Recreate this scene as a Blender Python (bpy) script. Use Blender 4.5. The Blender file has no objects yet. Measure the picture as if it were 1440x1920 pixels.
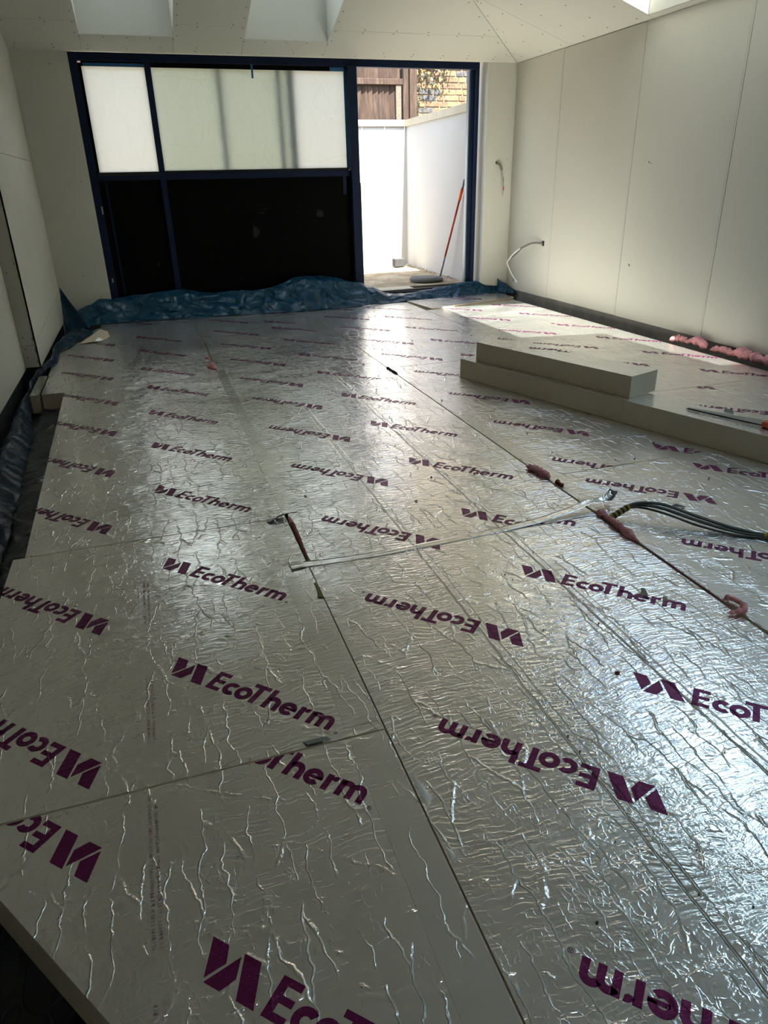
import bpy, bmesh, math, random
from mathutils import Vector, Matrix, noise
from mathutils.geometry import tessellate_polygon
SC = bpy.context.scene
COL = SC.collection
rnd = random.Random(7)

# ------------------------------------------------------------------ camera
F_PX, YAW, PITCH, ROLL = 1310.454, -0.306886, 0.439443, -0.0245024
CX, CZ = -0.402617, 1.238119
cy_, sy_ = math.cos(YAW), math.sin(YAW)
cp_, sp_ = math.cos(PITCH), math.sin(PITCH)
fwd = Vector((-sy_*cp_, cy_*cp_, -sp_))
rgt = Vector((cy_, sy_, 0))
upv = rgt.cross(fwd)
r2 = math.cos(ROLL)*rgt + math.sin(ROLL)*upv
u2 = -math.sin(ROLL)*rgt + math.cos(ROLL)*upv
cam = bpy.data.cameras.new('camera')
camo = bpy.data.objects.new('camera', cam)
COL.objects.link(camo)
M = Matrix((r2, u2, -fwd)).transposed().to_4x4()
M.translation = Vector((CX, 0, CZ))
camo.matrix_world = M
cam.sensor_fit = 'VERTICAL'
cam.sensor_height = 36.0
cam.lens = F_PX*36.0/1920.0
cam.clip_start = 0.02
SC.camera = camo

# ------------------------------------------------------------------ light
SUN_DIR = Vector((-0.025, 0.585, -1.0)).normalized()      # the way the sunlight travels
w = bpy.data.worlds.new('world')
SC.world = w
w.use_nodes = True
wn = w.node_tree
for n in list(wn.nodes): wn.nodes.remove(n)
wo = wn.nodes.new('ShaderNodeOutputWorld')
bg = wn.nodes.new('ShaderNodeBackground')
sky = wn.nodes.new('ShaderNodeTexSky')
sky.sky_type = 'NISHITA'
sky.sun_disc = False
sky.sun_elevation = math.asin(-SUN_DIR.z)
sky.sun_rotation = math.atan2(-SUN_DIR.x, -SUN_DIR.y)
sky.air_density = 1.2
sky.dust_density = 1.5
bg.inputs['Strength'].default_value = 0.15
hs = wn.nodes.new('ShaderNodeHueSaturation')          # hazy, less saturated sky
hs.inputs['Saturation'].default_value = 0.75
wn.links.new(sky.outputs[0], hs.inputs['Color'])
wn.links.new(hs.outputs[0], bg.inputs['Color'])
wn.links.new(bg.outputs[0], wo.inputs[0])
sl = bpy.data.lights.new('sun', 'SUN')
sl.energy = 6.5
sl.angle = 0.0093
sl.color = (1.0, 0.955, 0.88)
so = bpy.data.objects.new('sun', sl)
COL.objects.link(so)
so.rotation_euler = SUN_DIR.to_track_quat('-Z', 'Y').to_euler()
so.location = (0, 0, 8)
SC.view_settings.view_transform = 'Standard'
SC.view_settings.look = 'None'
SC.view_settings.gamma = 1.0
SC.view_settings.use_curve_mapping = False
SC.view_settings.exposure = 2.5
SC.cycles.max_bounces = 12
SC.cycles.diffuse_bounces = 7
SC.cycles.glossy_bounces = 6
SC.cycles.transmission_bounces = 8
SC.cycles.transparent_max_bounces = 12
SC.cycles.sample_clamp_indirect = 6.0

# ------------------------------------------------------------------ materials
class G:
    """small node graph helper"""
    def __init__(s, name):
        s.m = bpy.data.materials.new(name); s.m.use_nodes = True
        s.t = s.m.node_tree; s.t.nodes.clear()
        s.out = s.t.nodes.new('ShaderNodeOutputMaterial')
    def n(s, typ, ins=None, **kw):
        nd = s.t.nodes.new(typ)
        for k, v in kw.items(): setattr(nd, k, v)
        for k, v in (ins or {}).items(): s.set(nd, k, v)
        return nd
    def set(s, nd, k, v):
        sock = nd.inputs[k]
        if hasattr(v, 'is_linked'): s.t.links.new(v, sock)
        elif hasattr(v, 'outputs'): s.t.links.new(v.outputs[0], sock)
        else:
            if sock.type == 'RGBA' and len(v) == 3: v = (*v, 1)
            sock.default_value = v
    def math(s, op, a, b=0.0, c=0.0, clamp=False):
        nd = s.n('ShaderNodeMath', operation=op, use_clamp=clamp)
        for i, v in enumerate((a, b, c)): s.set(nd, i, v)
        return nd.outputs[0]
    def vmath(s, op, a, b=(0, 0, 0)):
        nd = s.n('ShaderNodeVectorMath', operation=op); s.set(nd, 0, a); s.set(nd, 1, b)
        return nd.outputs[0]
    def pos(s): return s.n('ShaderNodeNewGeometry').outputs['Position']
    def noise(s, vec, scale, detail=3.0, rough=0.5, out='Fac'):
        nd = s.n('ShaderNodeTexNoise', {'Vector': vec, 'Scale': scale, 'Detail': detail, 'Roughness': rough})
        return nd.outputs[out]
    def smooth(s, v, a, b, lo=0.0, hi=1.0):
        nd = s.n('ShaderNodeMapRange', {'Value': v, 1: a, 2: b, 3: lo, 4: hi}, interpolation_type='SMOOTHSTEP')
        return nd.outputs[0]
    def mix(s, f, a, b, mode='MIX'):
        nd = s.n('ShaderNodeMix', data_type='RGBA', blend_type=mode)
        s.set(nd, 0, f); s.set(nd, 6, a); s.set(nd, 7, b)
        return nd.outputs[2]
    def bump(s, h, dist, strength=1.0):
        return s.n('ShaderNodeBump', {'Height': h, 'Distance': dist, 'Strength': strength}).outputs[0]
    def bsdf(s, **kw):
        nd = s.n('ShaderNodeBsdfPrincipled')
        for k, v in kw.items(): s.set(nd, k.replace('_', ' '), v)
        s.t.links.new(nd.outputs[0], s.out.inputs[0])
        return nd

def plain(name, col, rough=0.6, metal=0.0, var=0.08, vscale=9.0, bump=0.0, bscale=60.0, **kw):
    g = G(name); p = g.pos()
    f = g.noise(p, vscale, 4)
    c = g.mix(f, tuple(x*(1-var) for x in col), tuple(min(1, x*(1+var)) for x in col))
    args = dict(Base_Color=c, Roughness=rough, Metallic=metal)
    if bump: args['Normal'] = g.bump(g.noise(p, bscale, 3), bump)
    args.update(kw)
    g.bsdf(**args)
    return g.m

def foil_height(g, amount=1.0):
    """wrinkled aluminium facing: cross ripples, crackle lines and long creases"""
    p = g.pos()
    warp = g.vmath('SCALE', g.vmath('SUBTRACT', g.noise(p, 5.0, 3, out='Color'), (.5, .5, .5)))
    warp.node.inputs['Scale'].default_value = 0.11
    q = g.vmath('ADD', p, warp)
    warp2 = g.vmath('SCALE', g.vmath('SUBTRACT', g.noise(p, 30.0, 2, out='Color'), (.5, .5, .5)))
    warp2.node.inputs['Scale'].default_value = 0.03
    q2 = g.vmath('ADD', q, warp2)
    def ridge(scale_vec, width, rnd_=1.0):
        v = g.n('ShaderNodeTexVoronoi', {'Vector': g.vmath('MULTIPLY', q2, scale_vec), 'Scale': 1.0, 'Randomness': rnd_},
                voronoi_dimensions='2D', feature='DISTANCE_TO_EDGE')
        return g.smooth(v.outputs['Distance'], 0.0, width, 1.0, 0.0)
    m1 = g.smooth(g.noise(p, 1.3, 2), .36, .62)
    m2 = g.smooth(g.noise(g.vmath('ADD', p, (7.3, 2.1, 0)), 1.7, 2), .40, .64)
    m3 = g.smooth(g.noise(g.vmath('MULTIPLY', g.vmath('ADD', p, (3.3, 9.1, 0)), (15.0, 5.0, 1.0)), 1.0, 2), .44, .58)
    m4 = g.smooth(g.noise(g.vmath('ADD', p, (1.3, 4.1, 0)), 21.0, 2), .45, .60)
    rip = g.noise(g.vmath('MULTIPLY', q, (17.0, 100.0, 1.0)), 1.0, 2.5, .45)
    rip = g.smooth(rip, .34, .68)
    rip = g.math('MULTIPLY', rip, g.math('MULTIPLY_ADD', m1, .40, .30))
    fine = g.noise(g.vmath('MULTIPLY', q, (120.0, 95.0, 1.0)), 1.0, 2.0, .5)
    fine = g.math('MULTIPLY', fine, .36)
    crk = ridge((62.0, 42.0, 1.0), .15)
    crk = g.math('MULTIPLY', crk, g.math('MULTIPLY', m4, g.math('MULTIPLY_ADD', m2, .18, .16)))
    w3 = g.vmath('SCALE', g.vmath('SUBTRACT', g.noise(p, 14.0, 3, out='Color'), (.5, .5, .5)))
    w3.node.inputs['Scale'].default_value = 0.05
    q3 = g.vmath('ADD', p, w3)
    vb = g.n('ShaderNodeTexVoronoi', {'Vector': g.vmath('MULTIPLY', q3, (19.0, 3.6, 1.0)), 'Scale': 1.0}, voronoi_dimensions='2D', feature='DISTANCE_TO_EDGE')
    big = g.smooth(vb.outputs['Distance'], 0.0, .05, 1.0, 0.0)
    big = g.math('MULTIPLY', big, g.math('MULTIPLY', m3, 1.15))
    line = ridge((1.5, 5.5, 1.0), .018)
    line = g.math('MULTIPLY', line, g.math('MULTIPLY', m4, .7))
    sx = g.n('ShaderNodeSeparateXYZ', {0: q3}).outputs
    gro = None
    for x0, amp, wd in ((.402, 1.7, .005), (.428, .8, .004), (.775, 1.7, .005), (.80, .6, .004)):
        a = g.math('MULTIPLY', g.smooth(g.math('ABSOLUTE', g.math('SUBTRACT', g.math('MULTIPLY_ADD', g.math('SUBTRACT', sx[0], g.n('ShaderNodeSeparateXYZ', {0: p}).outputs[0]), -.75, sx[0]), x0)), 0, wd, 1, 0), -amp)
        gro = a if gro is None else g.math('ADD', gro, a)
    big = g.math('ADD', big, gro)
    h = g.math('ADD', g.math('ADD', rip, fine), g.math('ADD', g.math('ADD', crk, big), line))
    return g.math('MULTIPLY', h, amount)

def foil_mat(name, col=(.93, .91, .89), rough=.15, amount=1.0, dust=.055, wideness=.16):
    g = G(name); p = g.pos()
    nrm = g.bump(foil_height(g, amount), .0015)
    f = g.noise(p, 2.5, 4)
    sm = g.smooth(g.noise(g.vmath('MULTIPLY', p, (1.2, 9.0, 1.0)), 1.0, 5, .65), .52, .78)
    r = g.math('ADD', g.math('MULTIPLY', f, .10), g.math('MULTIPLY_ADD', sm, .10, rough-.05))
    met = g.bsdf(Base_Color=g.mix(f, tuple(c*.93 for c in col), col), Metallic=1.0, Roughness=r, Normal=nrm)
    # dust near the doors, with extra diffuse mixed in to brighten the far floor
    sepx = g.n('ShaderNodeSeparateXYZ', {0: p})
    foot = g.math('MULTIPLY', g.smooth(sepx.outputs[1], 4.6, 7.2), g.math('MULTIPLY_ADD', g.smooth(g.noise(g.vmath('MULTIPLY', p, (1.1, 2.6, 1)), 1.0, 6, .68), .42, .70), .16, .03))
    dif = g.n('ShaderNodeBsdfDiffuse', {'Color': (.50, .49, .46), 'Normal': nrm})
    wide = g.n('ShaderNodeBsdfGlossy', {'Color': col, 'Roughness': .40, 'Normal': nrm})
    m0 = g.n('ShaderNodeMixShader', {0: wideness, 1: met.outputs[0], 2: wide.outputs[0]})
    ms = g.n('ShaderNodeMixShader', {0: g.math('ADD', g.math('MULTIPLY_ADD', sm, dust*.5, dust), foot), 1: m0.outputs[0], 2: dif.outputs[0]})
    g.t.links.new(ms.outputs[0], g.out.inputs[0])
    return g.m

def ink_mat():
    g = G('printed_ink'); p = g.pos()
    nrm = g.bump(foil_height(g, 1.0), .0015)
    wear = g.smooth(g.noise(p, 160.0, 3, .7), .60, .72)
    met = g.bsdf(Base_Color=g.mix(wear, (.125, .006, .070), (.26, .10, .18)), Metallic=.55, Roughness=.36, Normal=nrm)
    return g.m

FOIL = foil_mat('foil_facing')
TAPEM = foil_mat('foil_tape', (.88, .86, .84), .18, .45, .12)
INK = ink_mat()
FINEINK = plain('small_print_ink', (.42, .29, .30), .45, .6)
FOAM = plain('cut_foam', (.56, .475, .345), .9, 0, .07, 20, .0006, 220)
PLASTER = plain('plasterboard_paper', (.53, .515, .44), .85, 0, .035, 2.2, .0002, 300)
PLASTER_W = plain('plasterboard_reveal', (.56, .55, .50), .85, 0, .03, 2.2)
SCREW = plain('screw_steel', (.05, .05, .05), .5, .5)
CONC = plain('raw_concrete', (.17, .165, .15), .9, 0, .45, 7, .002, 40)
NAVY = plain('navy_masking_film', (.004, .012, .036), .6, 0, .2, 5, **{'Specular_IOR_Level': .2})
NAVYT = plain('blue_masking_tape', (.012, .105, .24), .6, 0, .12, 12)
BLACKB = plain('black_board', (.0012, .0013, .0012), .75, 0, .5, 3, **{'Specular_IOR_Level': .08})
DARKM = plain('dark_gap', (.012, .012, .012), .8)
SMUDGE = plain('dust_smudge', (.012, .013, .011), .9)
SILL = plain('sill_metal', (.018, .018, .019), .42, .2)
RENDER_W = plain('white_render', (.42, .415, .40), .9, 0, .03, 3, .001, 90)
COPING = plain('coping_concrete', (.42, .38, .29), .9, 0, .12, 6, .001, 60)
MORTAR = plain('mortar', (.27, .21, .135), .95, 0, .15, 25, .002, 90)
PINK = plain('pink_foam', (.62, .27, .28), .9, 0, .3, 60, .005, 110)
REDFOAM = plain('dark_red_foam', (.20, .035, .03), .7, 0, .3, 40, .002, 120)
CABLE = plain('grey_cable_sheath', (.055, .055, .045), .45)
CABLE_L = plain('pale_cable_sheath', (.42, .42, .37), .5)
CABLE_W = plain('white_cable_sheath', (.75, .75, .70), .4)
CABLE_D = plain('dark_cable_sheath', (.16, .15, .12), .5)
REDP = plain('red_plastic', (.50, .03, .03), .5)
COPPER = plain('bare_wire', (.55, .5, .45), .35, .8)
YELB = plain('yellow_tape', (.32, .25, .02), .5)
BLKT = plain('black_tape', (.015, .015, .012), .5)
STEEL = plain('saw_steel', (.34, .35, .35), .30, 1.0, .1, 30)
ORANGE = plain('orange_plastic', (.55, .085, .02), .45)
POLE_R = plain('red_pole_paint', (.42, .035, .02), .4)
POLE_O = plain('orange_grip', (.80, .12, .03), .5)
POLE_G = plain('grey_pole', (.20, .24, .28), .4, .4)
DISC = plain('grey_disc', (.13, .13, .12), .9, 0, .25, 30, .003, 60)
BLOCK = plain('grey_block', (.035, .037, .037), .9, 0, .3, 30, .002, 80)
def wood_mat(name, k, warm):
    g = G(name); p = g.pos()
    fr = g.noise(g.vmath('MULTIPLY', p, (75, 75, 5)), 1.0, 4, .6)
    kn = g.noise(g.vmath('MULTIPLY', p, (22, 22, 3)), 1.0, 3, .6)
    a = tuple(k*c for c in (.030, .018, .012)); b = tuple(k*c for c in (.105, .062*(1-.2*warm), .038*(1-.3*warm)))
    cw = g.mix(g.smooth(fr, .3, .7), a, b)
    cw = g.mix(g.smooth(kn, .50, .72, 0, .7), cw, tuple(k*c for c in (.15, .105, .075)))
    g.bsdf(Base_Color=cw, Roughness=.9, Normal=g.bump(fr, .003)); return g.m
WOOD = wood_mat('weathered_wood', .48, .5)
WOODS = [WOOD, wood_mat('brown_wood', .38, 1.0), wood_mat('grey_wood', .58, .2)]
WOOD_P = plain('pale_wood', (.095, .078, .058), .9, 0, .5, 30, .003, 60)
def brick_mat(name, a, b):
    g = G(name); p = g.pos()
    g.bsdf(Base_Color=g.mix(g.smooth(g.noise(p, 22, 5, .65), .35, .68), a, b), Roughness=.95, Normal=g.bump(g.noise(p, 70, 4), .004)); return g.m
BRICKS = [brick_mat('yellow_stock_brick', (.13, .085, .038), (.23, .165, .085)), brick_mat('brown_stock_brick', (.08, .05, .03), (.16, .105, .06)),
          brick_mat('grey_burnt_brick', (.035, .035, .037), (.09, .085, .08)), brick_mat('orange_brick', (.19, .075, .036), (.24, .13, .07))]
LEAF = plain('ivy_leaf', (.018, .019, .007), .6, 0, .6, 40)
LEAF_D = plain('dry_ivy_leaf', (.30, .19, .06), .7, 0, .5, 40)
g = G('sandy_ground'); p = g.pos()
c = g.mix(g.smooth(g.noise(p, 3.0, 6, .65), .38, .62), (.25, .19, .11), (.40, .33, .22))
c = g.mix(g.smooth(g.noise(p, 14, 5, .6), .58, .72), c, (.50, .47, .41))
g.bsdf(Base_Color=c, Roughness=.95, Normal=g.bump(g.noise(p, 30, 5, .6), .012)); GROUND = g.m
# blue polythene membrane: slightly glossy, dusty scuffs
def membrane(name, col, dusty=.35, relief=.05):
    g = G(name); p = g.pos()
    d = g.smooth(g.noise(g.vmath('MULTIPLY', p, (14, 6, 14)), 1.0, 6, .7), .54, .74)
    c = g.mix(g.math('MULTIPLY', d, dusty), col, (.30, .34, .36))
    f = g.noise(p, 6, 5, .6)
    v = g.n('ShaderNodeTexVoronoi', {'Vector': g.vmath('ADD', p, g.noise(p, 4, 2, out='Color')), 'Scale': 5.0}, feature='DISTANCE_TO_EDGE').outputs['Distance']
    v2_ = g.n('ShaderNodeTexVoronoi', {'Vector': g.vmath('ADD', p, g.noise(p, 3, 1, out='Color')), 'Scale': 4.5}, feature='F1').outputs['Distance']
    h = g.math('ADD', g.math('ADD', g.math('MULTIPLY', f, .18), g.math('MULTIPLY', v2_, 1.1)), g.smooth(v, 0, .04, .12, 0))
    g.bsdf(Base_Color=c, Roughness=g.math('MULTIPLY_ADD', d, .25, .30), Normal=g.bump(h, relief), **{'Specular_IOR_Level': .38}); return g.m
MEMB = membrane('blue_membrane', (.0006, .042, .090), .07)
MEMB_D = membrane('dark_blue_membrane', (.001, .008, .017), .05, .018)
FLOORM = membrane('subfloor_membrane', (.0006, .0015, .004), .03, .01)

def glass_mat():
    g = G('clear_glass')
    tr = g.n('ShaderNodeBsdfTransparent', {'Color': (.93, .96, .95)})
    gl = g.n('ShaderNodeBsdfGlossy', {'Roughness': .02})
    fr = g.n('ShaderNodeFresnel', {'IOR': 1.45})
    ms = g.n('ShaderNodeMixShader', {0: fr.outputs[0], 1: tr.outputs[0], 2: gl.outputs[0]})
    g.t.links.new(ms.outputs[0], g.out.inputs[0]); return g.m
GLASS = glass_mat()
def sheet_mat(name, tcol, dcol, clear=.0, clearcol=(.9, .9, .9), trans=.6, rough=.22):
    """thin translucent plastic sheet"""
    g = G(name); p = g.pos()
    cr = g.noise(g.vmath('MULTIPLY', p, (3.0, 3.0, 2.0)), 1.0, 6, .6)
    v = g.n('ShaderNodeTexVoronoi', {'Vector': g.vmath('MULTIPLY', p, (2.2, 1, 3.1)), 'Scale': 1.0}, feature='DISTANCE_TO_EDGE').outputs['Distance']
    h = g.math('ADD', cr, g.smooth(v, 0, .03, .06, 0))
    nrm = g.bump(h, .03)
    tl = g.n('ShaderNodeBsdfTranslucent', {'Color': tcol, 'Normal': nrm})
    df = g.n('ShaderNodeBsdfDiffuse', {'Color': dcol, 'Normal': nrm})
    m1 = g.n('ShaderNodeMixShader', {0: trans, 1: df.outputs[0], 2: tl.outputs[0]})
    rf = g.n('ShaderNodeBsdfRefraction', {'Color': clearcol, 'Roughness': rough, 'IOR': 1.02})
    m2 = g.n('ShaderNodeMixShader', {0: clear, 1: m1.outputs[0], 2: rf.outputs[0]})
    g.t.links.new(m2.outputs[0], g.out.inputs[0]); return g.m
SHEET = sheet_mat('white_plastic_sheet', (.53, .54, .485), (.62, .62, .57), 0, (.8, .81, .75), .62, .16)
FILM = sheet_mat('blue_diffuser', (.31, .43, .53), (.5, .6, .7), 0, trans=.8)  # film added to soften the sun and tint the floor reflection blue
FILM_F = sheet_mat('grey_diffuser', (.40, .43, .45), (.4, .4, .4), 0, trans=.8)  # film added to spread the fill light
FILM_W = sheet_mat('pale_diffuser', (.72, .78, .80), (.5, .6, .7), 0, trans=.8)  # film added to keep direct sun off the well linings

# ------------------------------------------------------------------ mesh helpers
WORLD_LOC = {}
def obj(name, bm, mat, parent=None, smooth=False, kind=None, label=None):
    """link a bmesh (built in world coordinates) as one object"""
    me = bpy.data.meshes.new(name)
    off = WORLD_LOC.get(parent.name, Vector()) if parent else Vector()
    if off.length: bmesh.ops.translate(bm, verts=bm.verts, vec=-off)
    bmesh.ops.recalc_face_normals(bm, faces=bm.faces)
    bm.to_mesh(me); bm.free()
    if smooth:
        for f in me.polygons: f.use_smooth = True
    for m in (mat if isinstance(mat, (list, tuple)) else [mat]): me.materials.append(m)
    o = bpy.data.objects.new(name, me); COL.objects.link(o)
    if parent:
        o.parent = parent; WORLD_LOC[o.name] = off
    else: WORLD_LOC[o.name] = Vector()
    if kind: o['kind'] = kind
    if label: o['label'] = label
    return o
def thing(name, label, cat, loc=(0, 0, 0), group=None):
    o = bpy.data.objects.new(name, None); COL.objects.link(o)
    o.empty_display_size = .1; o.location = loc
    o['label'] = label; o['category'] = cat
    if group: o['group'] = group
    WORLD_LOC[o.name] = Vector(loc)
    return o
def struct(name, loc=(0, 0, 0)):
    o = bpy.data.objects.new(name, None); COL.objects.link(o)
    o['kind'] = 'structure'; o.location = loc; WORLD_LOC[o.name] = Vector(loc); return o
def tag(o, label, cat, group=None):
    o['label'] = label; o['category'] = cat
    if group: o['group'] = group
    return o
def box(bm, x0, x1, y0, y1, z0, z1, bev=0):
    r = bmesh.ops.create_cube(bm, size=1.0)
    vs = r['verts']
    for v in vs:
        v.co = Vector((x0+(v.co.x+.5)*(x1-x0), y0+(v.co.y+.5)*(y1-y0), z0+(v.co.z+.5)*(z1-z0)))
    if bev:
        es = list({e for v in vs for e in v.link_edges})
        bmesh.ops.bevel(bm, geom=es, offset=bev, segments=1, affect='EDGES')
    return vs
def prism(bm, poly, z0, z1):
    """poly: list of (x,y); z0/z1 numbers or functions of (x,y)"""
    f0 = z0 if callable(z0) else (lambda x, y: z0)
    f1 = z1 if callable(z1) else (lambda x, y: z1)
    a = [bm.verts.new((x, y, f0(x, y))) for x, y in poly]
    b = [bm.verts.new((x, y, f1(x, y))) for x, y in poly]
    n = len(poly)
    bm.faces.new(a); bm.faces.new(b)
    for i in range(n): bm.faces.new((a[i], a[(i+1) % n], b[(i+1) % n], b[i]))
def slab3(bm, pts, thick):
    """flat panel from 3D corner points, extruded by the vector thick"""
    a = [bm.verts.new(p) for p in pts]; t = Vector(thick)
    b = [bm.verts.new(Vector(p)+t) for p in pts]; n = len(pts)
    bm.faces.new(a); bm.faces.new(b)
    for i in range(n): bm.faces.new((a[i], a[(i+1) % n], b[(i+1) % n], b[i]))
def catmull(pts, k=8):
    P = [Vector(p) for p in pts]; P = [P[0]*2-P[1]] + P + [P[-1]*2-P[-2]]
    out = []
    for i in range(1, len(P)-2):
        for j in range(k):
            t = j/k
            out.append(.5*((2*P[i])+(P[i+1]-P[i-1])*t+(2*P[i-1]-5*P[i]+4*P[i+1]-P[i+2])*t*t+(3*P[i]-P[i-1]-3*P[i+1]+P[i+2])*t**3))
    out.append(P[-2]); return out
def tube(bm, pts, r, seg=8, rfun=None):
    n = len(pts); rings = []
    up = Vector((.13, .2, 1)).normalized()
    for i, p in enumerate(pts):
        d = (pts[min(i+1, n-1)]-pts[max(i-1, 0)]).normalized()
        s = d.cross(up)
        if s.length < .05: s = d.cross(Vector((1, .1, 0)))
        s.normalize(); t = s.cross(d)
        rr = rfun(i/(n-1), i)*r if rfun else r
        rings.append([bm.verts.new(p+(s*math.cos(a)+t*math.sin(a))*rr) for a in [2*math.pi*k/seg for k in range(seg)]])
    for i in range(n-1):
        for k in range(seg):
            bm.faces.new((rings[i][k], rings[i][(k+1) % seg], rings[i+1][(k+1) % seg], rings[i+1][k]))
    bm.faces.new(rings[0]); bm.faces.new(rings[-1])
def grid(bm, nu, nv, fn):
    vs = [[bm.verts.new(fn(i/(nu-1), j/(nv-1))) for j in range(nv)] for i in range(nu)]
    for i in range(nu-1):
        for j in range(nv-1):
            bm.faces.new((vs[i][j], vs[i+1][j], vs[i+1][j+1], vs[i][j+1]))
    return vs
def lathe(bm, prof, c, seg=32):
    rings = []
    for r, z in prof:
        rings.append([bm.verts.new((c[0]+r*math.cos(a), c[1]+r*math.sin(a), c[2]+z)) for a in [2*math.pi*k/seg for k in range(seg)]])
    for i in range(len(rings)-1):
        for k in range(seg): bm.faces.new((rings[i][k], rings[i][(k+1) % seg], rings[i+1][(k+1) % seg], rings[i+1][k]))
    bm.faces.new(rings[0]); bm.faces.new(rings[-1])
def solid(o, t, offset=-1):
    m = o.modifiers.new('thickness', 'SOLIDIFY'); m.thickness = t; m.offset = offset

# ------------------------------------------------------------------ room shell
XL, XLN, XR, YB, YF = -1.25, -1.36, 3.756, 7.98, -3.0      # left (far part), left (near part), right, back, behind the camera
EAVE, PITCHM = 2.38, 0.335
ZSUB = -0.125
FLATZ = 3.02
RUN = (FLATZ-EAVE)/PITCHM
def zback(x, y): return EAVE+(YB-y)*PITCHM
def zright(x, y): return EAVE+(XR-x)*PITCHM

fl = struct('floor')
bm = bmesh.new(); box(bm, XLN-.1, XR+.1, YF, YB+.3, ZSUB-.1, ZSUB); obj('subfloor_sheet', bm, FLOORM, fl)

# left wall: near part set back, a jamb board facing the camera, then the far part
wl = struct('wall_left')
def topl(y): return min(FLATZ, EAVE+(YB-y)*PITCHM)+.05 if y < YB else EAVE+.05
YS = 5.8
def wallpanel_x(x, y0, y1, z0, z1, th, parent=wl, name='plasterboard_panel', g_=.003):
    bm = bmesh.new()
    slab3(bm, [(x, y0+g_, z0), (x, y1-g_, z0), (x, y1-g_, z1 if not callable(z1) else z1(y1)), (x, y0+g_, z1 if not callable(z1) else z1(y0))], (th, 0, 0))
    return obj(name, bm, PLASTER, parent)
wallpanel_x(XL, YS, YB, 1.497, topl, -.0125)
bm = bmesh.new(); slab3(bm, [(XL, YS, .045), (XL, YB, .045), (XL, YB, .10), (XL, YS+.75, .30), (XL, YS, .205)], (-.0125, 0, 0)); 
bm.free()
bm = bmesh.new(); slab3(bm, [(XL, YS, .222), (XL, YB, .335), (XL, YB, 1.494), (XL, YS, 1.494)], (-.0125, 0, 0)); obj('plasterboard_panel', bm, PLASTER, wl)
bm = bmesh.new(); slab3(bm, [(XL, YS, .045), (XL, YB, .045), (XL, YB, .332), (XL, YS, .219)], (-.0125, 0, 0)); obj('plasterboard_panel', bm, PLASTER, wl)
bm = bmesh.new(); slab3(bm, [(XLN, YS, .205), (XL-.0005, YS, .205), (XL-.0005, YS, 3.1), (XLN, YS, 3.1)], (0, .0125, 0)); obj('jamb_board', bm, PLASTER, wl)
bm = bmesh.new(); slab3(bm, [(XLN, YS, .043), (XL-.0005, YS, .043), (XL-.0005, YS, .202), (XLN, YS, .202)], (0, .0125, 0)); obj('jamb_board', bm, PLASTER, wl)
for a, b in ((3.4, YS), (1.0, 3.4), (-1.4, 1.0), (YF, -1.4)):
    wallpanel_x(XLN, a, b, .03, FLATZ+.05, -.0125)
bm = bmesh.new(); box(bm, XLN-.12, XLN-.03, YF, YS, ZSUB, FLATZ+.1); box(bm, XLN-.12, XL-.03, YS+.02, YB, ZSUB, FLATZ+.1); obj('wall_base', bm, DARKM, wl)
# screws of the left wall
bm = bmesh.new()
for (y, z) in ((6.2, .3), (6.2, 1.0), (7.6, 2.1), (7.2, 1.2)): pass
for (x, z) in ((-1.335, 1.05), (-1.275, .78), (-1.335, .72), (-1.27, .25), (-1.33, .265), (-1.27, .17), (-1.33, .18), (-1.265, .155), (-1.33, .115), (-1.268, .08), (-1.28, 1.35), (-1.335, 1.5)):
    box(bm, x-.004, x+.004, YS-.0015, YS+.001, z-.004, z+.004)
obj('screw_heads', bm, SCREW, wl, kind='stuff')

# right wall: tall plasterboards on a raw concrete base
wr = struct('wall_right')
js = [YB, 7.02, 5.765, 4.605, 3.4, 2.2, 1.0, -.2, -1.4, YF]
for a, b in zip(js[1:], js[:-1]): 
    wallpanel_x(XR, a, b, .06+rnd.uniform(-.006, .006), EAVE+rnd.uniform(-.008, .004), .0125, wr)
bm = bmesh.new(); box(bm, XR+.016, XR+.12, YF, YB+.3, ZSUB, .10); obj('wall_base', bm, CONC, wr)
bm = bmesh.new(); box(bm, XR+.014, XR+.12, YF, YB+.3, .101, EAVE+.3); obj('stud_wall', bm, DARKM, wr)
# taped edges show as faint strips beside the joints
bm = bmesh.new()
for y in (7.02, 5.765, 4.605, 3.4):
    box(bm, XR-.0012, XR+.001, y+.022, y+.026, .08, EAVE-.02)
obj('edge_line', bm, PLASTER_W, wr)
bm = bmesh.new()
for (y, z, s) in ((5.53, 1.35, .008), (5.50, 1.34, .006), (5.58, 1.36, .004), (5.63, .52, .009), (5.64, .53, .006), (7.05, .3, .004), (5.6, .56, .003)):
    r = bmesh.ops.create_icosphere(bm, subdivisions=1, radius=s)
    for v in r['verts']: v.co = Vector((XR+v.co.x*.25, y+v.co.y, z+v.co.z))
obj('wall_marks', bm, SMUDGE, wr, kind='stuff')

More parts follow.
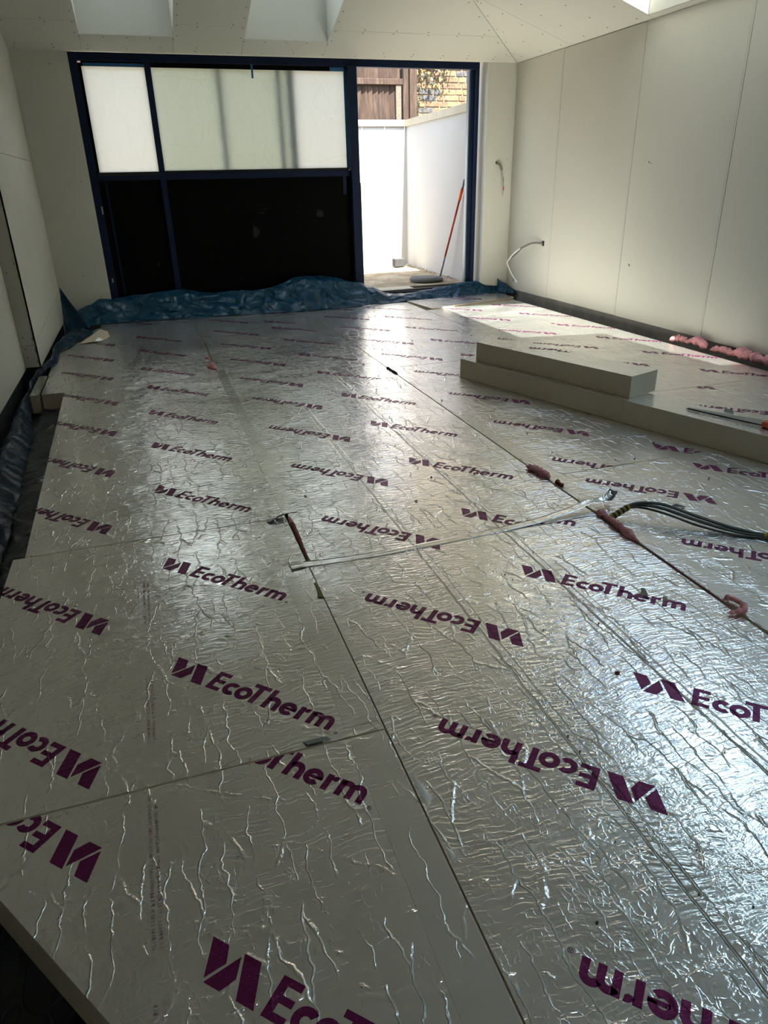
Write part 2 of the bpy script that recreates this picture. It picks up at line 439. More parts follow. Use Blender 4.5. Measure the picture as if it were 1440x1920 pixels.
# back wall: board left of the door, pier right of it, lintel
wb = struct('wall_back')
bm = bmesh.new(); box(bm, XL+.001, -.768, YB, YB+.0125, .02, EAVE+.02); obj('plasterboard_panel', bm, PLASTER, wb)
bm = bmesh.new(); box(bm, XL-.2, -.778, YB+.014, YB+.3, ZSUB, EAVE+.2); obj('side_wall', bm, PLASTER_W, wb)
bm = bmesh.new(); box(bm, 3.425, XR-.001, YB, YB+.0125, .03, EAVE+.006, 0); obj('pier_board', bm, PLASTER, wb)
bm = bmesh.new(); box(bm, 3.415, 3.424, YB-.001, YB+.16, .03, EAVE+.006); obj('pier_reveal', bm, PLASTER_W, wb)
bm = bmesh.new(); box(bm, 3.426, XR+.12, YB+.014, YB+.3, ZSUB, EAVE+.2); obj('side_wall', bm, PLASTER_W, wb)
bm = bmesh.new(); box(bm, XL-.15, XR+.2, YB-.06, YB+.3, EAVE+.042, EAVE+.24); obj('lintel', bm, PLASTER, wb)
bm = bmesh.new()
for (x, z) in ((-.93, 2.28), (-.845, 1.32), (-1.0, .46), (-.865, .25), (3.69, 1.45)): box(bm, x-.004, x+.004, YB-.001, YB+.002, z-.004, z+.004)
obj('screw_heads', bm, SCREW, wb, kind='stuff')
bm = bmesh.new(); box(bm, XLN-.2, XR+.2, YF-.1, YF, ZSUB, FLATZ+.2); o = obj('wall_front', bm, plain('bare_brickwork', (.13, .10, .08), .95, 0, .3, 6)); o['kind'] = 'structure'

# ceiling: hipped slopes at the back and right, flat in the middle, with rooflight wells
ce = struct('ceiling')
TH = .0125
def clip_hip(poly, keep_back):
    """cut a plan polygon along the hip (XR-x = YB-y)"""
    out = []
    d = lambda q: ((XR-q[0])-(YB-q[1])) * (1 if keep_back else -1) - .004
    n = len(poly)
    for i in range(n):
        a, b = poly[i], poly[(i+1) % n]; da, db = d(a), d(b)
        if da >= 0: out.append(a)
        if da*db < 0:
            t = da/(da-db); out.append((a[0]+(b[0]-a[0])*t, a[1]+(b[1]-a[1])*t))
    return out
gp = .0018
def cboard(poly, zf):
    if len(poly) < 3: return
    bm = bmesh.new(); prism(bm, poly, zf, lambda x, y: zf(x, y)+TH); obj('ceiling_board', bm, PLASTER, ce)
    # the roof deck above the boards closes their joints
    xm = sum(q[0] for q in poly)/len(poly); ym = sum(q[1] for q in poly)/len(poly)
    big_ = [(q[0]+math.copysign(.0028, q[0]-xm), q[1]+math.copysign(.0028, q[1]-ym)) for q in poly]
    bm = bmesh.new(); prism(bm, big_, lambda x, y: zf(x, y)+TH+.001, lambda x, y: zf(x, y)+TH+.02); obj('roof_deck', bm, DARKM, ce)
def rect(x0, x1, y0, y1): return [(x0+gp, y0+gp), (x1-gp, y0+gp), (x1-gp, y1-gp), (x0+gp, y1-gp)]
YJ = 7.525
W1, W2, WL0, WL1 = (-.634, .163), (.797, 1.596), 6.80, 7.712
YTOP = YB-RUN; XTOP = XR-RUN
# back slope
cols = [(XL-.02, W1[0]), (W1[0], W1[1]), (W1[1], W2[0]), (W2[0], W2[1]), (W2[1], XR+.01)]
for i, (a, b) in enumerate(cols):
    hole = i in (1, 3)
    if hole: cboard(rect(a-gp, b+gp, WL1, YB), zback)
    else:
        cboard(clip_hip(rect(a, b, YJ, YB), True), zback)
        cboard(clip_hip(rect(a, b, WL0 if i != 4 else 6.3, YJ), True), zback)
        if i == 4: cboard(clip_hip(rect(a, b, YTOP, 6.3), True), zback)
cboard(rect(XL-.13, W2[1], YTOP, WL0), zback)
# right slope with one long well
RX0, RX1, RY0, RY1 = 2.68, 3.70, 2.35, 5.69
for a, b in ((YB, 6.9), (6.9, RY1)):
    cboard(clip_hip(rect(XTOP, XR+.01, b, a), False), zright)
cboard(rect(XTOP, RX0, RY0, RY1), zright); cboard(rect(RX1, XR+.01, RY0, RY1), zright)
R3 = (.1, 1.9)
cboard(rect(XTOP, XR+.01, R3[1], RY0), zright)
cboard(rect(XTOP, RX0, R3[0], R3[1]), zright); cboard(rect(RX1, XR+.01, R3[0], R3[1]), zright)
cboard(rect(XTOP, XR+.01, YF-.05, R3[0]), zright)
# flat
FX0, FX1, FY0, FY1 = -.3, 1.5, -2.4, -.35
zflat = lambda x, y: FLATZ
for a, b in ((YTOP, 3.6), (3.6, FY1), (FY0, YF-.05)):
    cboard(rect(XLN-.13, XTOP, b, a), zflat)
cboard(rect(XLN-.13, FX0, FY0, FY1), zflat); cboard(rect(FX1, XTOP, FY0, FY1), zflat)
# screws
bm = bmesh.new()
def dot(x, y, zf):
    z = zf(x, y); box(bm, x-.006, x+.006, y-.006, y+.006, z-.0012, z+.002)
for x in [XL+.06+.31*i for i in range(16)]:
    for y in (7.93, 7.88): 
        if rnd.random() < .8 and (XR-x) > (YB-y)+.03: dot(x+rnd.uniform(-.02, .02), y+rnd.uniform(-.01, .01), zback)
    for y in (7.55, 7.50):
        xx = x+rnd.uniform(-.03, .03)
        if any(a-.03 < xx < b+.03 for a, b in (W1, W2)) or (XR-xx) < (YB-y)+.03: continue
        dot(xx, y, zback)
for wx in (W1, W2):
    for k in range(5):
        dot(wx[0]+(wx[1]-wx[0])*k/4, WL1+.035, zback)
    for k in range(4):
        dot(wx[0]-.03, WL1-.02-.15*k, zback); dot(wx[1]+.03, WL1-.02-.15*k, zback)
for i in range(9):
    for j in range(6):
        x = XR-.06-.21*i+rnd.uniform(-.02, .02); y = 5.85+.38*j+rnd.uniform(-.02, .02)
        if (XR-x) < (YB-y)-.03 and x > 2.0: dot(x, y, zright)
for k in range(8):
    t = .15+.2*k; dot(XR-t-.06, YB-t-.0, zback) ; dot(XR-t, YB-t-.06, zright)
obj('screw_heads', bm, SCREW, ce, kind='stuff')
# wells (plumb linings), each rooflight a thing of its own above them
def well(x0, x1, y0, y1, zf, h, label, film, filmpoly=None, loc=None):
    x0 += .003; x1 -= .003; y0 += .003; y1 -= .003
    zt = lambda x, y: zf(x, y)+h
    t = .012
    for (a, b) in (((x0, y0), (x1, y0)), ((x1, y0), (x1, y1)), ((x1, y1), (x0, y1)), ((x0, y1), (x0, y0))):
        bm = bmesh.new()
        n = Vector((b[1]-a[1], -(b[0]-a[0]), 0)).normalized()*t
        slab3(bm, [(a[0], a[1], zf(*a)+.001), (b[0], b[1], zf(*b)+.001), (b[0], b[1], zt(*b)), (a[0], a[1], zt(*a))], n)
        obj('well_lining', bm, PLASTER_W, ce)
    th = struct(label, ((x0+x1)/2, (y0+y1)/2, zt((x0+x1)/2, (y0+y1)/2)))
    fw = .05
    for (a0, a1, b0, b1) in ((x0-fw, x1+fw, y0-fw, y0), (x0-fw, x1+fw, y1, y1+fw), (x0-fw, x0, y0, y1), (x1, x1+fw, y0, y1)):
        bm = bmesh.new(); prism(bm, [(a0, b0), (a1, b0), (a1, b1), (a0, b1)], lambda x, y: zt(x, y)+.002, lambda x, y: zt(x, y)+.06); obj('frame', bm, NAVY, th)
    bm = bmesh.new(); prism(bm, [(x0, y0), (x1, y0), (x1, y1), (x0, y1)], lambda x, y: zt(x, y)+.02, lambda x, y: zt(x, y)+.026)
    bm.faces.ensure_lookup_table()
    obj('glass_pane', bm, GLASS, th)
    if film:
        poly = filmpoly or [(x0-.01, y0-.01), (x1+.01, y0-.01), (x1+.01, y1+.01), (x0-.01, y1+.01)]
        bm = bmesh.new(); bm.faces.new([bm.verts.new((x, y, zt(x, y)+.029)) for x, y in poly]); obj('added_film', bm, film, th)  # added film, blocks and diffuses the direct sun
    return th
well(W1[0], W1[1], WL0, WL1, zback, .5, 'window_1', FILM_W)
well(W2[0], W2[1], WL0, WL1, zback, .5, 'window_2', FILM_W)
well(RX0, RX1, RY0, RY1, zright, .30, 'window_3', FILM, [(RX0-.01, RY0-.01), (3.50, RY0-.01), (3.42, 3.68), (RX0-.01, 3.68)])  # film part added to narrow the sun to a strip
well(RX0, RX1, R3[0], R3[1], zright, .30, 'added_rooflight', FILM)  # unseen rooflight, added for the bluish reflection on the right boards

well(FX0, FX1, FY0, FY1, zflat, .30, 'fill_rooflight', FILM_F)  # unseen rooflight, added as fill for the walls and front boards

# ------------------------------------------------------------------ door set
d1 = struct('door_1')
YD0, YD1 = 8.07, 8.14
def dbox(name, x0, x1, z0, z1, mat, y0=YD0, y1=YD1, bev=.002, kind=None):
    bm = bmesh.new(); box(bm, x0, x1, y0, y1, z0, z1, bev); return obj(name, bm, mat, d1, kind=kind)
dbox('jamb', -.785, -.70, 0, 2.392, NAVY)
dbox('inner_jamb', -.70, -.672, .05, 2.31, BLACKB, 8.09, 8.16)
dbox('head_rail', -.70, 3.36, 2.325, 2.392, NAVY)
dbox('head_bead', -.672, 1.88, 2.285, 2.325, BLACKB, 8.10, 8.16)
dbox('mullion', -.112, -.055, .05, 2.325, NAVY)
dbox('mullion', 1.875, 1.965, .02, 2.325, NAVY, 8.03, 8.15)
dbox('edge_seal', 1.965, 1.978, .02, 1.25, BLACKB, 8.05, 8.16)
dbox('jamb', 3.325, 3.36, 0.06, 2.325, NAVY)
dbox('inner_jamb', 3.285, 3.325, .06, 2.325, NAVY, 8.12, 8.2)
dbox('inner_jamb', 3.27, 3.285, .06, 2.325, POLE_G, 8.14, 8.2)
dbox('transom', -.70, -.112, 1.322, 1.362, NAVY)
dbox('transom', -.055, 1.875, 1.318, 1.375, NAVY)
dbox('transom_lip', -.69, -.112, 1.362, 1.395, SILL, 8.085, 8.135)
dbox('transom_lip', -.055, 1.86, 1.375, 1.40, SILL, 8.09, 8.135)
dbox('black_board', -.672, -.112, .02, 1.322, BLACKB, 8.105, 8.125)
dbox('black_board', -.055, 1.875, .02, 1.318, BLACKB, 8.105, 8.125)
dbox('threshold', -.78, 3.36, -.12, .085, SILL, 8.06, 8.26, .008)
dbox('threshold_track', 1.98, 3.27, .085, .098, SILL, 8.10, 8.14)
dbox('tape_line', -.64, -.622, .03, 1.33, NAVY, 8.101, 8.104, 0)
dbox('tape_line', -.105, -.088, .03, 1.33, NAVY, 8.066, 8.069, 0)
dbox('tape_line', 1.79, 1.83, 1.14, 1.335, NAVY, 8.101, 8.104, 0)
# translucent sheets with creases and taped edges
def sheet(x0, x1, z0, z1, y, seed):
    bm = bmesh.new()
    def f(u, v):
        x = x0+(x1-x0)*u; z = z0+(z1-z0)*v
        e = min(u, 1-u, v, 1-v)*6
        return (x, y+min(1, e)*.006*noise.noise(Vector((x*2.2+seed, z*2.5, 0)))+.002*noise.noise(Vector((x*9, z*11+seed, 1))), z)
    grid(bm, 24, 16, f); return obj('plastic_sheet', bm, SHEET, d1, True)
sheet(-.672, -.085, 1.38, 2.30, 8.115, 1); sheet(-.055, 1.87, 1.39, 2.30, 8.115, 5)
dbox('blue_tape', -.655, -.11, 2.285, 2.312, NAVYT, 8.098, 8.1, 0)
dbox('blue_tape', 1.842, 1.874, 1.385, 2.31, NAVYT, 8.10, 8.102, 0)
dbox('blue_tape', .893, .912, 2.205, 2.325, NAVYT, 8.062, 8.065, 0)
dbox('blue_tape', 1.70, 1.85, 2.285, 2.318, NAVYT, 8.098, 8.1, 0)
BARB = plain('pale_blue_frame', (.06, .22, .36), .6)
# door leaves stacked behind the sheet, seen through it as blue bars
dbox('leaf_stile', .545, .595, .05, 2.30, BARB, 8.140, 8.158)
dbox('leaf_stile', 1.135, 1.185, .05, 2.30, BARB, 8.140, 8.158)
dbox('leaf_stile', 1.245, 1.32, .05, 2.30, BARB, 8.136, 8.158)
LEAFG = None
g = G('tinted_glass')
tr = g.n('ShaderNodeBsdfTransparent', {'Color': (.80, .83, .77)}); gl = g.n('ShaderNodeBsdfGlossy', {'Roughness': .02})
ms = g.n('ShaderNodeMixShader', {0: .06, 1: tr.outputs[0], 2: gl.outputs[0]}); g.t.links.new(ms.outputs[0], g.out.inputs[0])
dbox('leaf_glass', -.05, 1.25, .1, 2.36, g.m, 8.162, 8.166, 0)
# scuffs on the black boards
bm = bmesh.new()
for (x, z, sx, sz) in ((.88, .98, .03, .006), (.93, 1.02, .05, .004), (.85, 1.06, .05, .003), (.80, .80, .035, .06), (1.26, .98, .05, .003), (1.30, 1.03, .03, .003), (1.52, .95, .05, .04), (1.45, .88, .02, .004), (.92, .46, .008, .008), (.60, .33, .008, .02), (1.06, .28, .006, .006), (-.25, .52, .008, .02)):
    n = 9; f = [bm.verts.new((x+sx*(1+.35*rnd.uniform(-1, 1))*math.cos(2*math.pi*k/n), 8.1035, z+sz*(1+.35*rnd.uniform(-1, 1))*math.sin(2*math.pi*k/n))) for k in range(n)]; bm.faces.new(f)
obj('dust_smudges', bm, SMUDGE, d1, kind='stuff')
dbox('catch', -.715, -.70, 1.02, 1.09, STEEL, 8.062, 8.07, .001)
dbox('catch', -.735, -.722, .37, .41, STEEL, 8.062, 8.07, .001)

# ------------------------------------------------------------------ printed boards
def arc(cx, cy, r, a0, a1, n=14): return [(cx+r*math.cos(math.radians(a0+(a1-a0)*k/n)), cy+r*math.sin(math.radians(a0+(a1-a0)*k/n))) for k in range(n+1)]
def logo_polys():
    """the printed mark in millimetres, x along the writing, y up, top of the capitals at 0"""
    P = []
    P.append([(0, 0), (36, 0), (52, -29), (32, -65.5)])
    P.append([(69, -8), (84.5, -43), (71, -72), (36, -72)])
    P.append([(71, 0), (107, 0), (142, -72), (106, -72)])
    P += [[(156, 0), (172, 0), (172, -72), (156, -72)], [(172, 0), (199, 0), (199, -13.5), (172, -13.5)], [(172, -29.5), (197.5, -29.5), (197.5, -42.5), (172, -42.5)], [(172, -58.5), (199, -58.5), (199, -72), (172, -72)]]
    def ring(cx, cy, ro, ri, a0, a1, n=22):
        o = arc(cx, cy, ro, a0, a1, n); i = arc(cx, cy, ri, a0, a1, n)
        return [[o[k], o[k+1], i[k+1], i[k]] for k in range(n)]
    P += ring(228.5, -48.5, 24.5, 9.2, 47, 313)
    P += ring(270, -48.5, 25, 9.8, 0, 360)
    P += [[(281, 0), (333, 0), (333, -13.5), (281, -13.5)], [(299, -13.5), (315.5, -13.5), (315.5, -72), (299, -72)]]
    P += [[(340, 0), (355.5, 0), (355.5, -72), (340, -72)]]
    def hump(x0, w, st=15.5):      # shoulder and right stem of h, m
        r = w/2; cx = x0+r-st/2; ro = r+st/2
        q = ring(x0+r-st*.5+0.0, -24-ro+.0, ro, max(2, ro-st), 0, 150, 12)
        return q+[[(cx+ro-st, -24-ro), (cx+ro, -24-ro), (cx+ro, -72), (cx+ro-st, -72)]]
    P += hump(355.5, 32)
    P += ring(414, -48.5, 24.3, 9.5, -3, 320)
    P += [[(402, -43.5), (438.2, -43.5), (438, -52.5), (402, -52.5)]]
    P += [[(444, -25), (459.5, -25), (459.5, -72), (444, -72)]]
    P += ring(472, -42, 17, 4, 80, 165, 8)
    P += [[(480, -25), (495, -25), (495, -72), (480, -72)]]
    P += hump(495, 27, 15) + hump(523.5, 27, 15)
    # registered mark
    P += ring(572, -72, 5.2, 4.3, 0, 360, 14)
    P += [[(570, -69.5), (570.9, -69.5), (570.9, -74.8), (570, -74.8)], [(570.9, -69.5), (573.6, -69.5), (573.6, -70.4), (570.9, -70.4)], [(570.9, -72), (573.6, -72), (573.6, -72.8), (570.9, -72.8)], [(573.2, -70), (574.1, -70), (574.1, -72.6), (573.2, -72.6)], [(571.7, -72.6), (572.7, -72.6), (574.6, -74.8), (573.6, -74.8)]]
    return P
LOGO = logo_polys()
FT = .0012      # facing thickness
TXT = math.radians(-45)
def clip_poly(bm, poly, z):
    """keep what lies inside a plan polygon (counter-clockwise, convex)"""
    n = len(poly)
    for i in range(n):
        a, b = poly[i], poly[(i+1) % n]
        nrm = Vector((b[1]-a[1], -(b[0]-a[0]), 0)).normalized()
        bmesh.ops.bisect_plane(bm, geom=bm.verts[:]+bm.edges[:]+bm.faces[:], plane_co=(a[0], a[1], z), plane_no=nrm, clear_outer=True)
def ccw(poly):
    A = sum(poly[i][0]*poly[(i+1) % len(poly)][1]-poly[(i+1) % len(poly)][0]*poly[i][1] for i in range(len(poly)))
    return poly if A > 0 else poly[::-1]
def print_logo(parent, x, y, flip, clip, ztop, ang=0.0):
    bm = bmesh.new()
    a = TXT+(math.pi if flip else 0)+ang; c, s = math.cos(a), math.sin(a)
    for q in LOGO:
        try: bm.faces.new([bm.verts.new((x+(px*c-py*s)*.001, y+(px*s+py*c)*.001, ztop)) for px, py in q])
        except ValueError: pass
    for pc in clip: clip_poly(bm, pc, ztop)
    if not bm.faces: bm.free(); return
    obj('printed_logo', bm, INK, parent)
def small_print(parent, x, y0, y1, clip, ztop):
    bm = bmesh.new(); rr = random.Random(int(x*1000+y0*77))
    for row in (0, 1):
        y = y0
        while y < y1-(.02 if row else 0):
            h = rr.uniform(.003, .0055); xa = x+row*.013
            box(bm, xa, xa+.007, y, y+.0014, ztop, ztop+.0001)
            if rr.random() < .7: box(bm, xa+rr.choice((0, .003, .0056)), xa+.0014+rr.choice((0, .003, .0056)), y, y+h, ztop, ztop+.0001)
            y += h+.0025 if rr.random() > .12 else h+.007
    for pc in clip: clip_poly(bm, pc, ztop)
    if bm.faces: obj('small_print', bm, FINEINK, parent, kind='stuff')
    else: bm.free()
BT = .124
def board(label, poly, logos, group='foil boards laid over the floor', zoff=0.0, prints=(), z0=None, thick=BT, cat='insulation board', extra_clip=(), logo_ang=0.0, clip_parts=None, name='insulation_board'):
    poly = ccw(poly)
    cxm = sum(q[0] for q in poly)/len(poly); cym = sum(q[1] for q in poly)/len(poly)
    zt = zoff if z0 is None else z0+thick
    zb = zt-thick
    t = thing(name, label, cat, (cxm, cym, zb), group)
    bm = bmesh.new(); prism(bm, poly, zb, zt-FT); obj('foam_core', bm, FOAM, t)
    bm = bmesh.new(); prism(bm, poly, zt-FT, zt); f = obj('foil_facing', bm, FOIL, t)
    cl = clip_parts or [poly]
    for (x, y, flip) in logos:
        # quick reject
        print_logo(f, x, y, flip, cl, zt+.0004, logo_ang)
    for (x, y0, y1) in prints: small_print(f, x, y0, y1, cl, zt+.0003)
    return t
P64 = .640
def lane(x, y0, n, flip): return [(x, y0+P64*k, flip) for k in range(n)]
gL = .003
# left column (x -1.25 .. 0)
board('foil board at the front left corner with a slanting cut edge', [(-.985, 1.292), (-.02, -.113), (-.004, -.13), (-.004, 1.292)],
      lane(-.467, .89-P64, 3, False)+lane(-.694, 1.083-P64, 2, True), prints=[(-.575, .9, 1.27), (-.575, .45, .8)])
board('short foil board in the left column with two whole upright prints', [(-1.035, 1.298), (-.004, 1.298), (-.004, 2.604), (-1.030, 2.604)],
      lane(-.478, 1.778, 2, False)+lane(-.703, 1.336-P64, 4, True), prints=[(-.572, 1.44, 1.72), (-.572, 2.0, 2.28)])
board('long foil board in the left column beside the exposed dark blue gap', [(-.99, 2.610), (-.004, 2.610), (-.004, 5.092), (-1.045, 5.092)],
      lane(-.488, 3.154, 4, False)+lane(-.708, 2.705, 4, True))
L4poly = [(-1.2, 5.098), (-.004, 5.098), (-.004, 7.565), (-.93, 7.565), (-1.12, 7.0), (-1.2, 6.5), (-1.2, 5.66)]
t = board('far left foil board with a square tab sticking out over the gap', L4poly,
      [(-.525, 5.66, False), (-.535, 6.345, False), (-.545, 6.99, False), (-.752, 5.314, True), (-.758, 5.95, True), (-.76, 6.59, True)])
bm = bmesh.new(); box(bm, -1.262, -1.192, 5.098, 5.66, -.124, -FT); obj('corner_tab', bm, FOAM, t)
bm = bmesh.new(); box(bm, -1.262, -1.192, 5.098, 5.66, -FT, 0); obj('tab_facing', bm, FOIL, t)
board('narrow offcut of foil board along the doors at the far left', [(-.90, 7.572), (-.004, 7.572), (-.004, 7.93), (-.90, 7.96)], [(-.54, 7.75, False)])
# middle column (x 0 .. 1.2)
def inv_up(xu, yu, nu, xi, yi, ni): return lane(xu, yu, nu, False)+lane(xi, yi, ni, True)
board('foil board in the middle foreground between the two long seams', [(0, -.6), (1.190, -.6), (1.190, 2.172), (0, 2.172)], inv_up(.713, 1.277-2*P64, 5, .486, .842-2*P64, 6))
board('middle foil board just beyond the lifted tape strip', [(.012, 2.178), (1.193, 2.178), (1.196, 4.60), (.006, 4.60)], inv_up(.709, 2.434, 4, .494, 2.122, 5), prints=())
board('middle foil board two beyond the tape strip, dusty at its far end', [(.005, 4.606), (1.197, 4.606), (1.197, 6.98), (.005, 6.98)], inv_up(.700, 5.01, 4, .496, 4.60, 5))
board('farthest middle foil board, under the edge of the blue sheeting', [(.003, 6.984), (1.199, 6.984), (1.199, 7.90), (.003, 7.93)], inv_up(.69, 7.30, 2, .496, 7.2, 2))
# right column (x 1.2 .. 2.4)
board('foil board at the right foreground under the grey cables', [(1.206, .5), (2.398, .5), (2.398, 2.606), (1.206, 2.606)], inv_up(1.942, 2.514-3*P64, 5, 1.712, 2.086-2*P64, 4))
board('foil board on the right half covered by the two stacked strips', [(1.204, 2.612), (2.398, 2.612), (2.398, 4.88), (1.204, 4.88)], inv_up(1.936, 2.802, 4, 1.709, 3.015-P64, 5))
board('foil board between the open doorway and the stacked strips', [(1.204, 4.888), (2.398, 4.888), (2.398, 7.80), (1.204, 7.88)], inv_up(1.885, 5.11, 5, 1.662, 4.93, 5))
# far right column (x 2.4 .. 3.58)
board('foil board along the right wall nearest the handsaw', [(2.404, 2.3), (3.62, 2.3), (3.60, 3.60), (2.404, 3.60)], inv_up(3.225, 3.97-2*P64, 3, 2.945, 3.49-2*P64, 4))
board('sunlit foil board along the right wall beside the pink foam', [(2.404, 3.606), (3.60, 3.606), (3.575, 5.905), (2.404, 5.905)], inv_up(3.225, 3.985, 4, 2.96, 4.17, 4))
board('sunlit foil board in front of the doorway pier', [(2.404, 5.912), (3.575, 5.912), (3.56, 7.40), (2.404, 7.16)], inv_up(3.20, 5.965, 3, 2.91, 6.22, 3))
board('foil offcut in the far right corner with its edge raised', [(2.41, 7.80), (2.47, 7.185), (3.43, 7.455), (3.62, 7.52), (3.64, 7.92)], [(3.2, 7.48, True), (3.1, 7.75, True)], zoff=.012)

# the two loose strips stacked on the right
dS = Vector((.309, -.951)); nS = Vector((.951, .309))
A = Vector((1.584, 4.430)); 
def v2(v): return (v.x, v.y)
LT = .128
low = [v2(A), v2(A+dS*2.55), v2(A+dS*2.55+nS*.215), v2(A+nS*.215)]
ST = 'loose strips cut from foil boards'
board('long loose strip of foam board lying on the right, under the shorter strip', low, [(2.60, 2.79, True)], ST, z0=.0012, thick=LT, name='board_strip')
S0 = Vector((1.662, 4.345))
upp = [v2(S0), v2(S0+dS*1.235), v2(S0+dS*1.235+nS*.235), v2(S0+nS*.235+dS*-.10)]
board('short strip of foam board on top of the long strip', upp, [(2.02, 4.62, True), (2.20, 3.97, True), (2.25, 3.62, True)], ST, z0=.0012+LT+.001, thick=.122, name='board_strip')
ZL = .0012+LT      # top of the long strip

# ------------------------------------------------------------------ foil tapes
def ribbon(path, w, th=.0006, mat=TAPEM, name='foil_tape', side=None, curl=0.0, nseg=6, **kw):
    """tape laid along a 3D path; path points are its centre line"""
    P = catmull(path, 6); bm = bmesh.new(); n = len(P)
    def f(u, v):
        i = min(n-1, int(round(u*(n-1)))); p = P[i]
        d = (P[min(i+1, n-1)]-P[max(i-1, 0)]); d.z = 0; d.normalize()
        s = Vector((-d.y, d.x, 0)) if side is None else Vector(side)
        ww = w(u) if callable(w) else w
        return p+s*(v-.5)*ww+Vector((0, 0, 1))*((curl(u, v) if callable(curl) else curl*(v-.5)**2))
    grid(bm, n, nseg, f); o = obj(name, bm, mat, smooth=curl != 0.0)
    if curl != 0.0: solid(o, th, 1)
    return o
z1 = .0007
o = ribbon([(-.068, 2.186, .003), (-.03, 2.188, .002), (.02, 2.186, .0015), (.10, 2.178, .001), (.30, 2.172, z1), (.60, 2.182, z1), (.90, 2.203, .003), (1.02, 2.213, .012), (1.12, 2.225, .022), (1.20, 2.240, .030), (1.27, 2.250, .020), (1.325, 2.262, .035)],
           lambda u: .052-.012*min(1, u/.3) if u < .85 else .040*(1-.35*(u-.85)/.15), curl=lambda u, v: (.003*(v-.5)**2*4 if u < .12 else 0)+(.05*max(0, u-.72)*(v-.5)**2*4))
tag(o, 'long strip of silver tape across the middle boards, its right end curled up', 'tape')
o = ribbon([(1.290, 2.250, .018), (1.312, 2.262, .026), (1.326, 2.268, .040), (1.332, 2.27, .048)], .040, mat=plain('tape_backing', (.22, .20, .18), .6), curl=.02)
tag(o, 'grey torn tape flap standing up at the end of the long tape', 'tape')
o = ribbon([(.022, 5.34, z1), (.020, 4.6, z1), (.020, 3.9, z1), (.020, 3.3, z1), (.022, 2.64, z1)], .062)
solid(o, .0016, 1)
tag(o, 'smooth silver tape covering the far half of the left seam', 'tape')
o = ribbon([(-.055, 2.12, z1), (-.053, 1.8, z1), (-.053, 1.33, z1)], .09)
tag(o, 'smooth silver tape beside the left seam just below the long tape', 'tape')
o = ribbon([(-.055, 1.27, z1), (-.053, 1.0, z1), (-.053, .5, z1), (-.053, .1, z1)], .09)
tag(o, 'smooth silver tape beside the seam on the front left board', 'tape')
o = ribbon([(1.252, 3.9, z1), (1.25, 3.2, z1), (1.25, 2.62, z1), (1.25, 2.32, z1)], .075)
tag(o, 'smooth silver tape along the right seam beyond the cables', 'tape')
o = ribbon([(1.252, 2.0, z1), (1.252, 1.5, z1), (1.252, .8, z1)], .085)
tag(o, 'smooth silver tape along the right seam in front of the cables', 'tape')
# small curled scraps of foil
def scrap(pts, mat, label, cat, h=.012, name='foil_scrap'):
    bm = bmesh.new(); n = len(pts); c = Vector((sum(p[0] for p in pts)/n, sum(p[1] for p in pts)/n, 0))
    vs = [bm.verts.new(p if len(p) == 3 else (p[0], p[1], .001+h*((k*7) % 5)/5)) for k, p in enumerate(pts)]
    cv = bm.verts.new((c.x, c.y, .002+h*.4))
    for k in range(n): bm.faces.new((vs[k], vs[(k+1) % n], cv))
    o = obj(name, bm, mat); solid(o, .0008, 1); tag(o, label, cat); return o
BRIGHT = plain('bright_foil', (.85, .87, .86), .5, .25)
scrap([(.010, 1.14, .001), (.018, 1.085, .006), (.024, 1.045, .008), (.012, 1.038, .003), (.007, 1.08, .001)], BRIGHT, 'bright sliver of peeled foil on the left seam in the foreground', 'foil scrap')
scrap([(.007, .925, .001), (.013, .91, .005), (.015, .89, .006), (.007, .893, .001)], BRIGHT, 'smaller sliver of peeled foil lower down the left seam', 'foil scrap')
scrap([(-.085, 2.60, .002), (-.01, 2.618, .004), (.0, 2.60, .020), (-.035, 2.585, .022), (-.075, 2.572, .006)], plain('torn_grey_foil', (.34, .34, .33), .45, .6), 'torn grey flap of foil at the left seam above the red gap', 'foil scrap')
scrap([(-.012, 2.050, .001), (-.006, 2.045, .002), (-.001, 1.945, .003), (-.022, 1.952, .004), (-.014, 1.99, .002)], plain('olive_foam', (.20, .165, .06), .9), 'olive patch of bare foam where the foil is torn by the left seam', 'torn patch', name='torn_patch')
scrap([(-.21, 1.318, .001), (-.15, 1.315, .004), (-.14, 1.303, .003), (-.20, 1.300, .006)], plain('torn_edge', (.16, .17, .14), .6), 'grey torn lip of foil on the front cross joint', 'foil scrap')
scrap([(-1.05, 6.82, .003), (-.90, 7.50, .006), (-.83, 7.36, .004), (-.80, 7.08, .003), (-.86, 6.86, .004), (-.92, 6.83, .012)], FOAM, 'beige patch of bare foam at the far left corner of the boards', 'torn patch', .006, name='torn_patch')
scrap([(-.93, 6.84, .004), (-.89, 6.92, .03), (-.85, 6.90, .012), (-.87, 6.84, .006)], BRIGHT, 'crumpled bit of foil on the beige bare patch', 'foil scrap')
PAPER = plain('paper_flake', (.30, .28, .22), .9)
scrap([(.978, 1.60, .001), (1.000, 1.590, .002), (.998, 1.612, .018), (.986, 1.615, .020)], PAPER, 'folded grey flake on the printed letters, left of the pair', 'flake', name='flake')
scrap([(1.022, 1.548, .001), (1.040, 1.54, .002), (1.042, 1.556, .008), (1.030, 1.56, .010)], PAPER, 'smaller grey flake near the end of the printed word', 'flake', name='flake')
scrap([(.660, 1.288, .001), (.672, 1.279, .003), (.678, 1.287, .003), (.668, 1.293, .002)], REDFOAM, 'small dark red crumb near the print at the lower right', 'crumb', name='crumb')
scrap([(1.52, 2.14, .001), (1.56, 2.105, .006), (1.575, 2.112, .003), (1.545, 2.135, .010)], plain('grey_flake', (.12, .12, .11), .7), 'thin dark curl of foil above the grey cables', 'foil scrap')
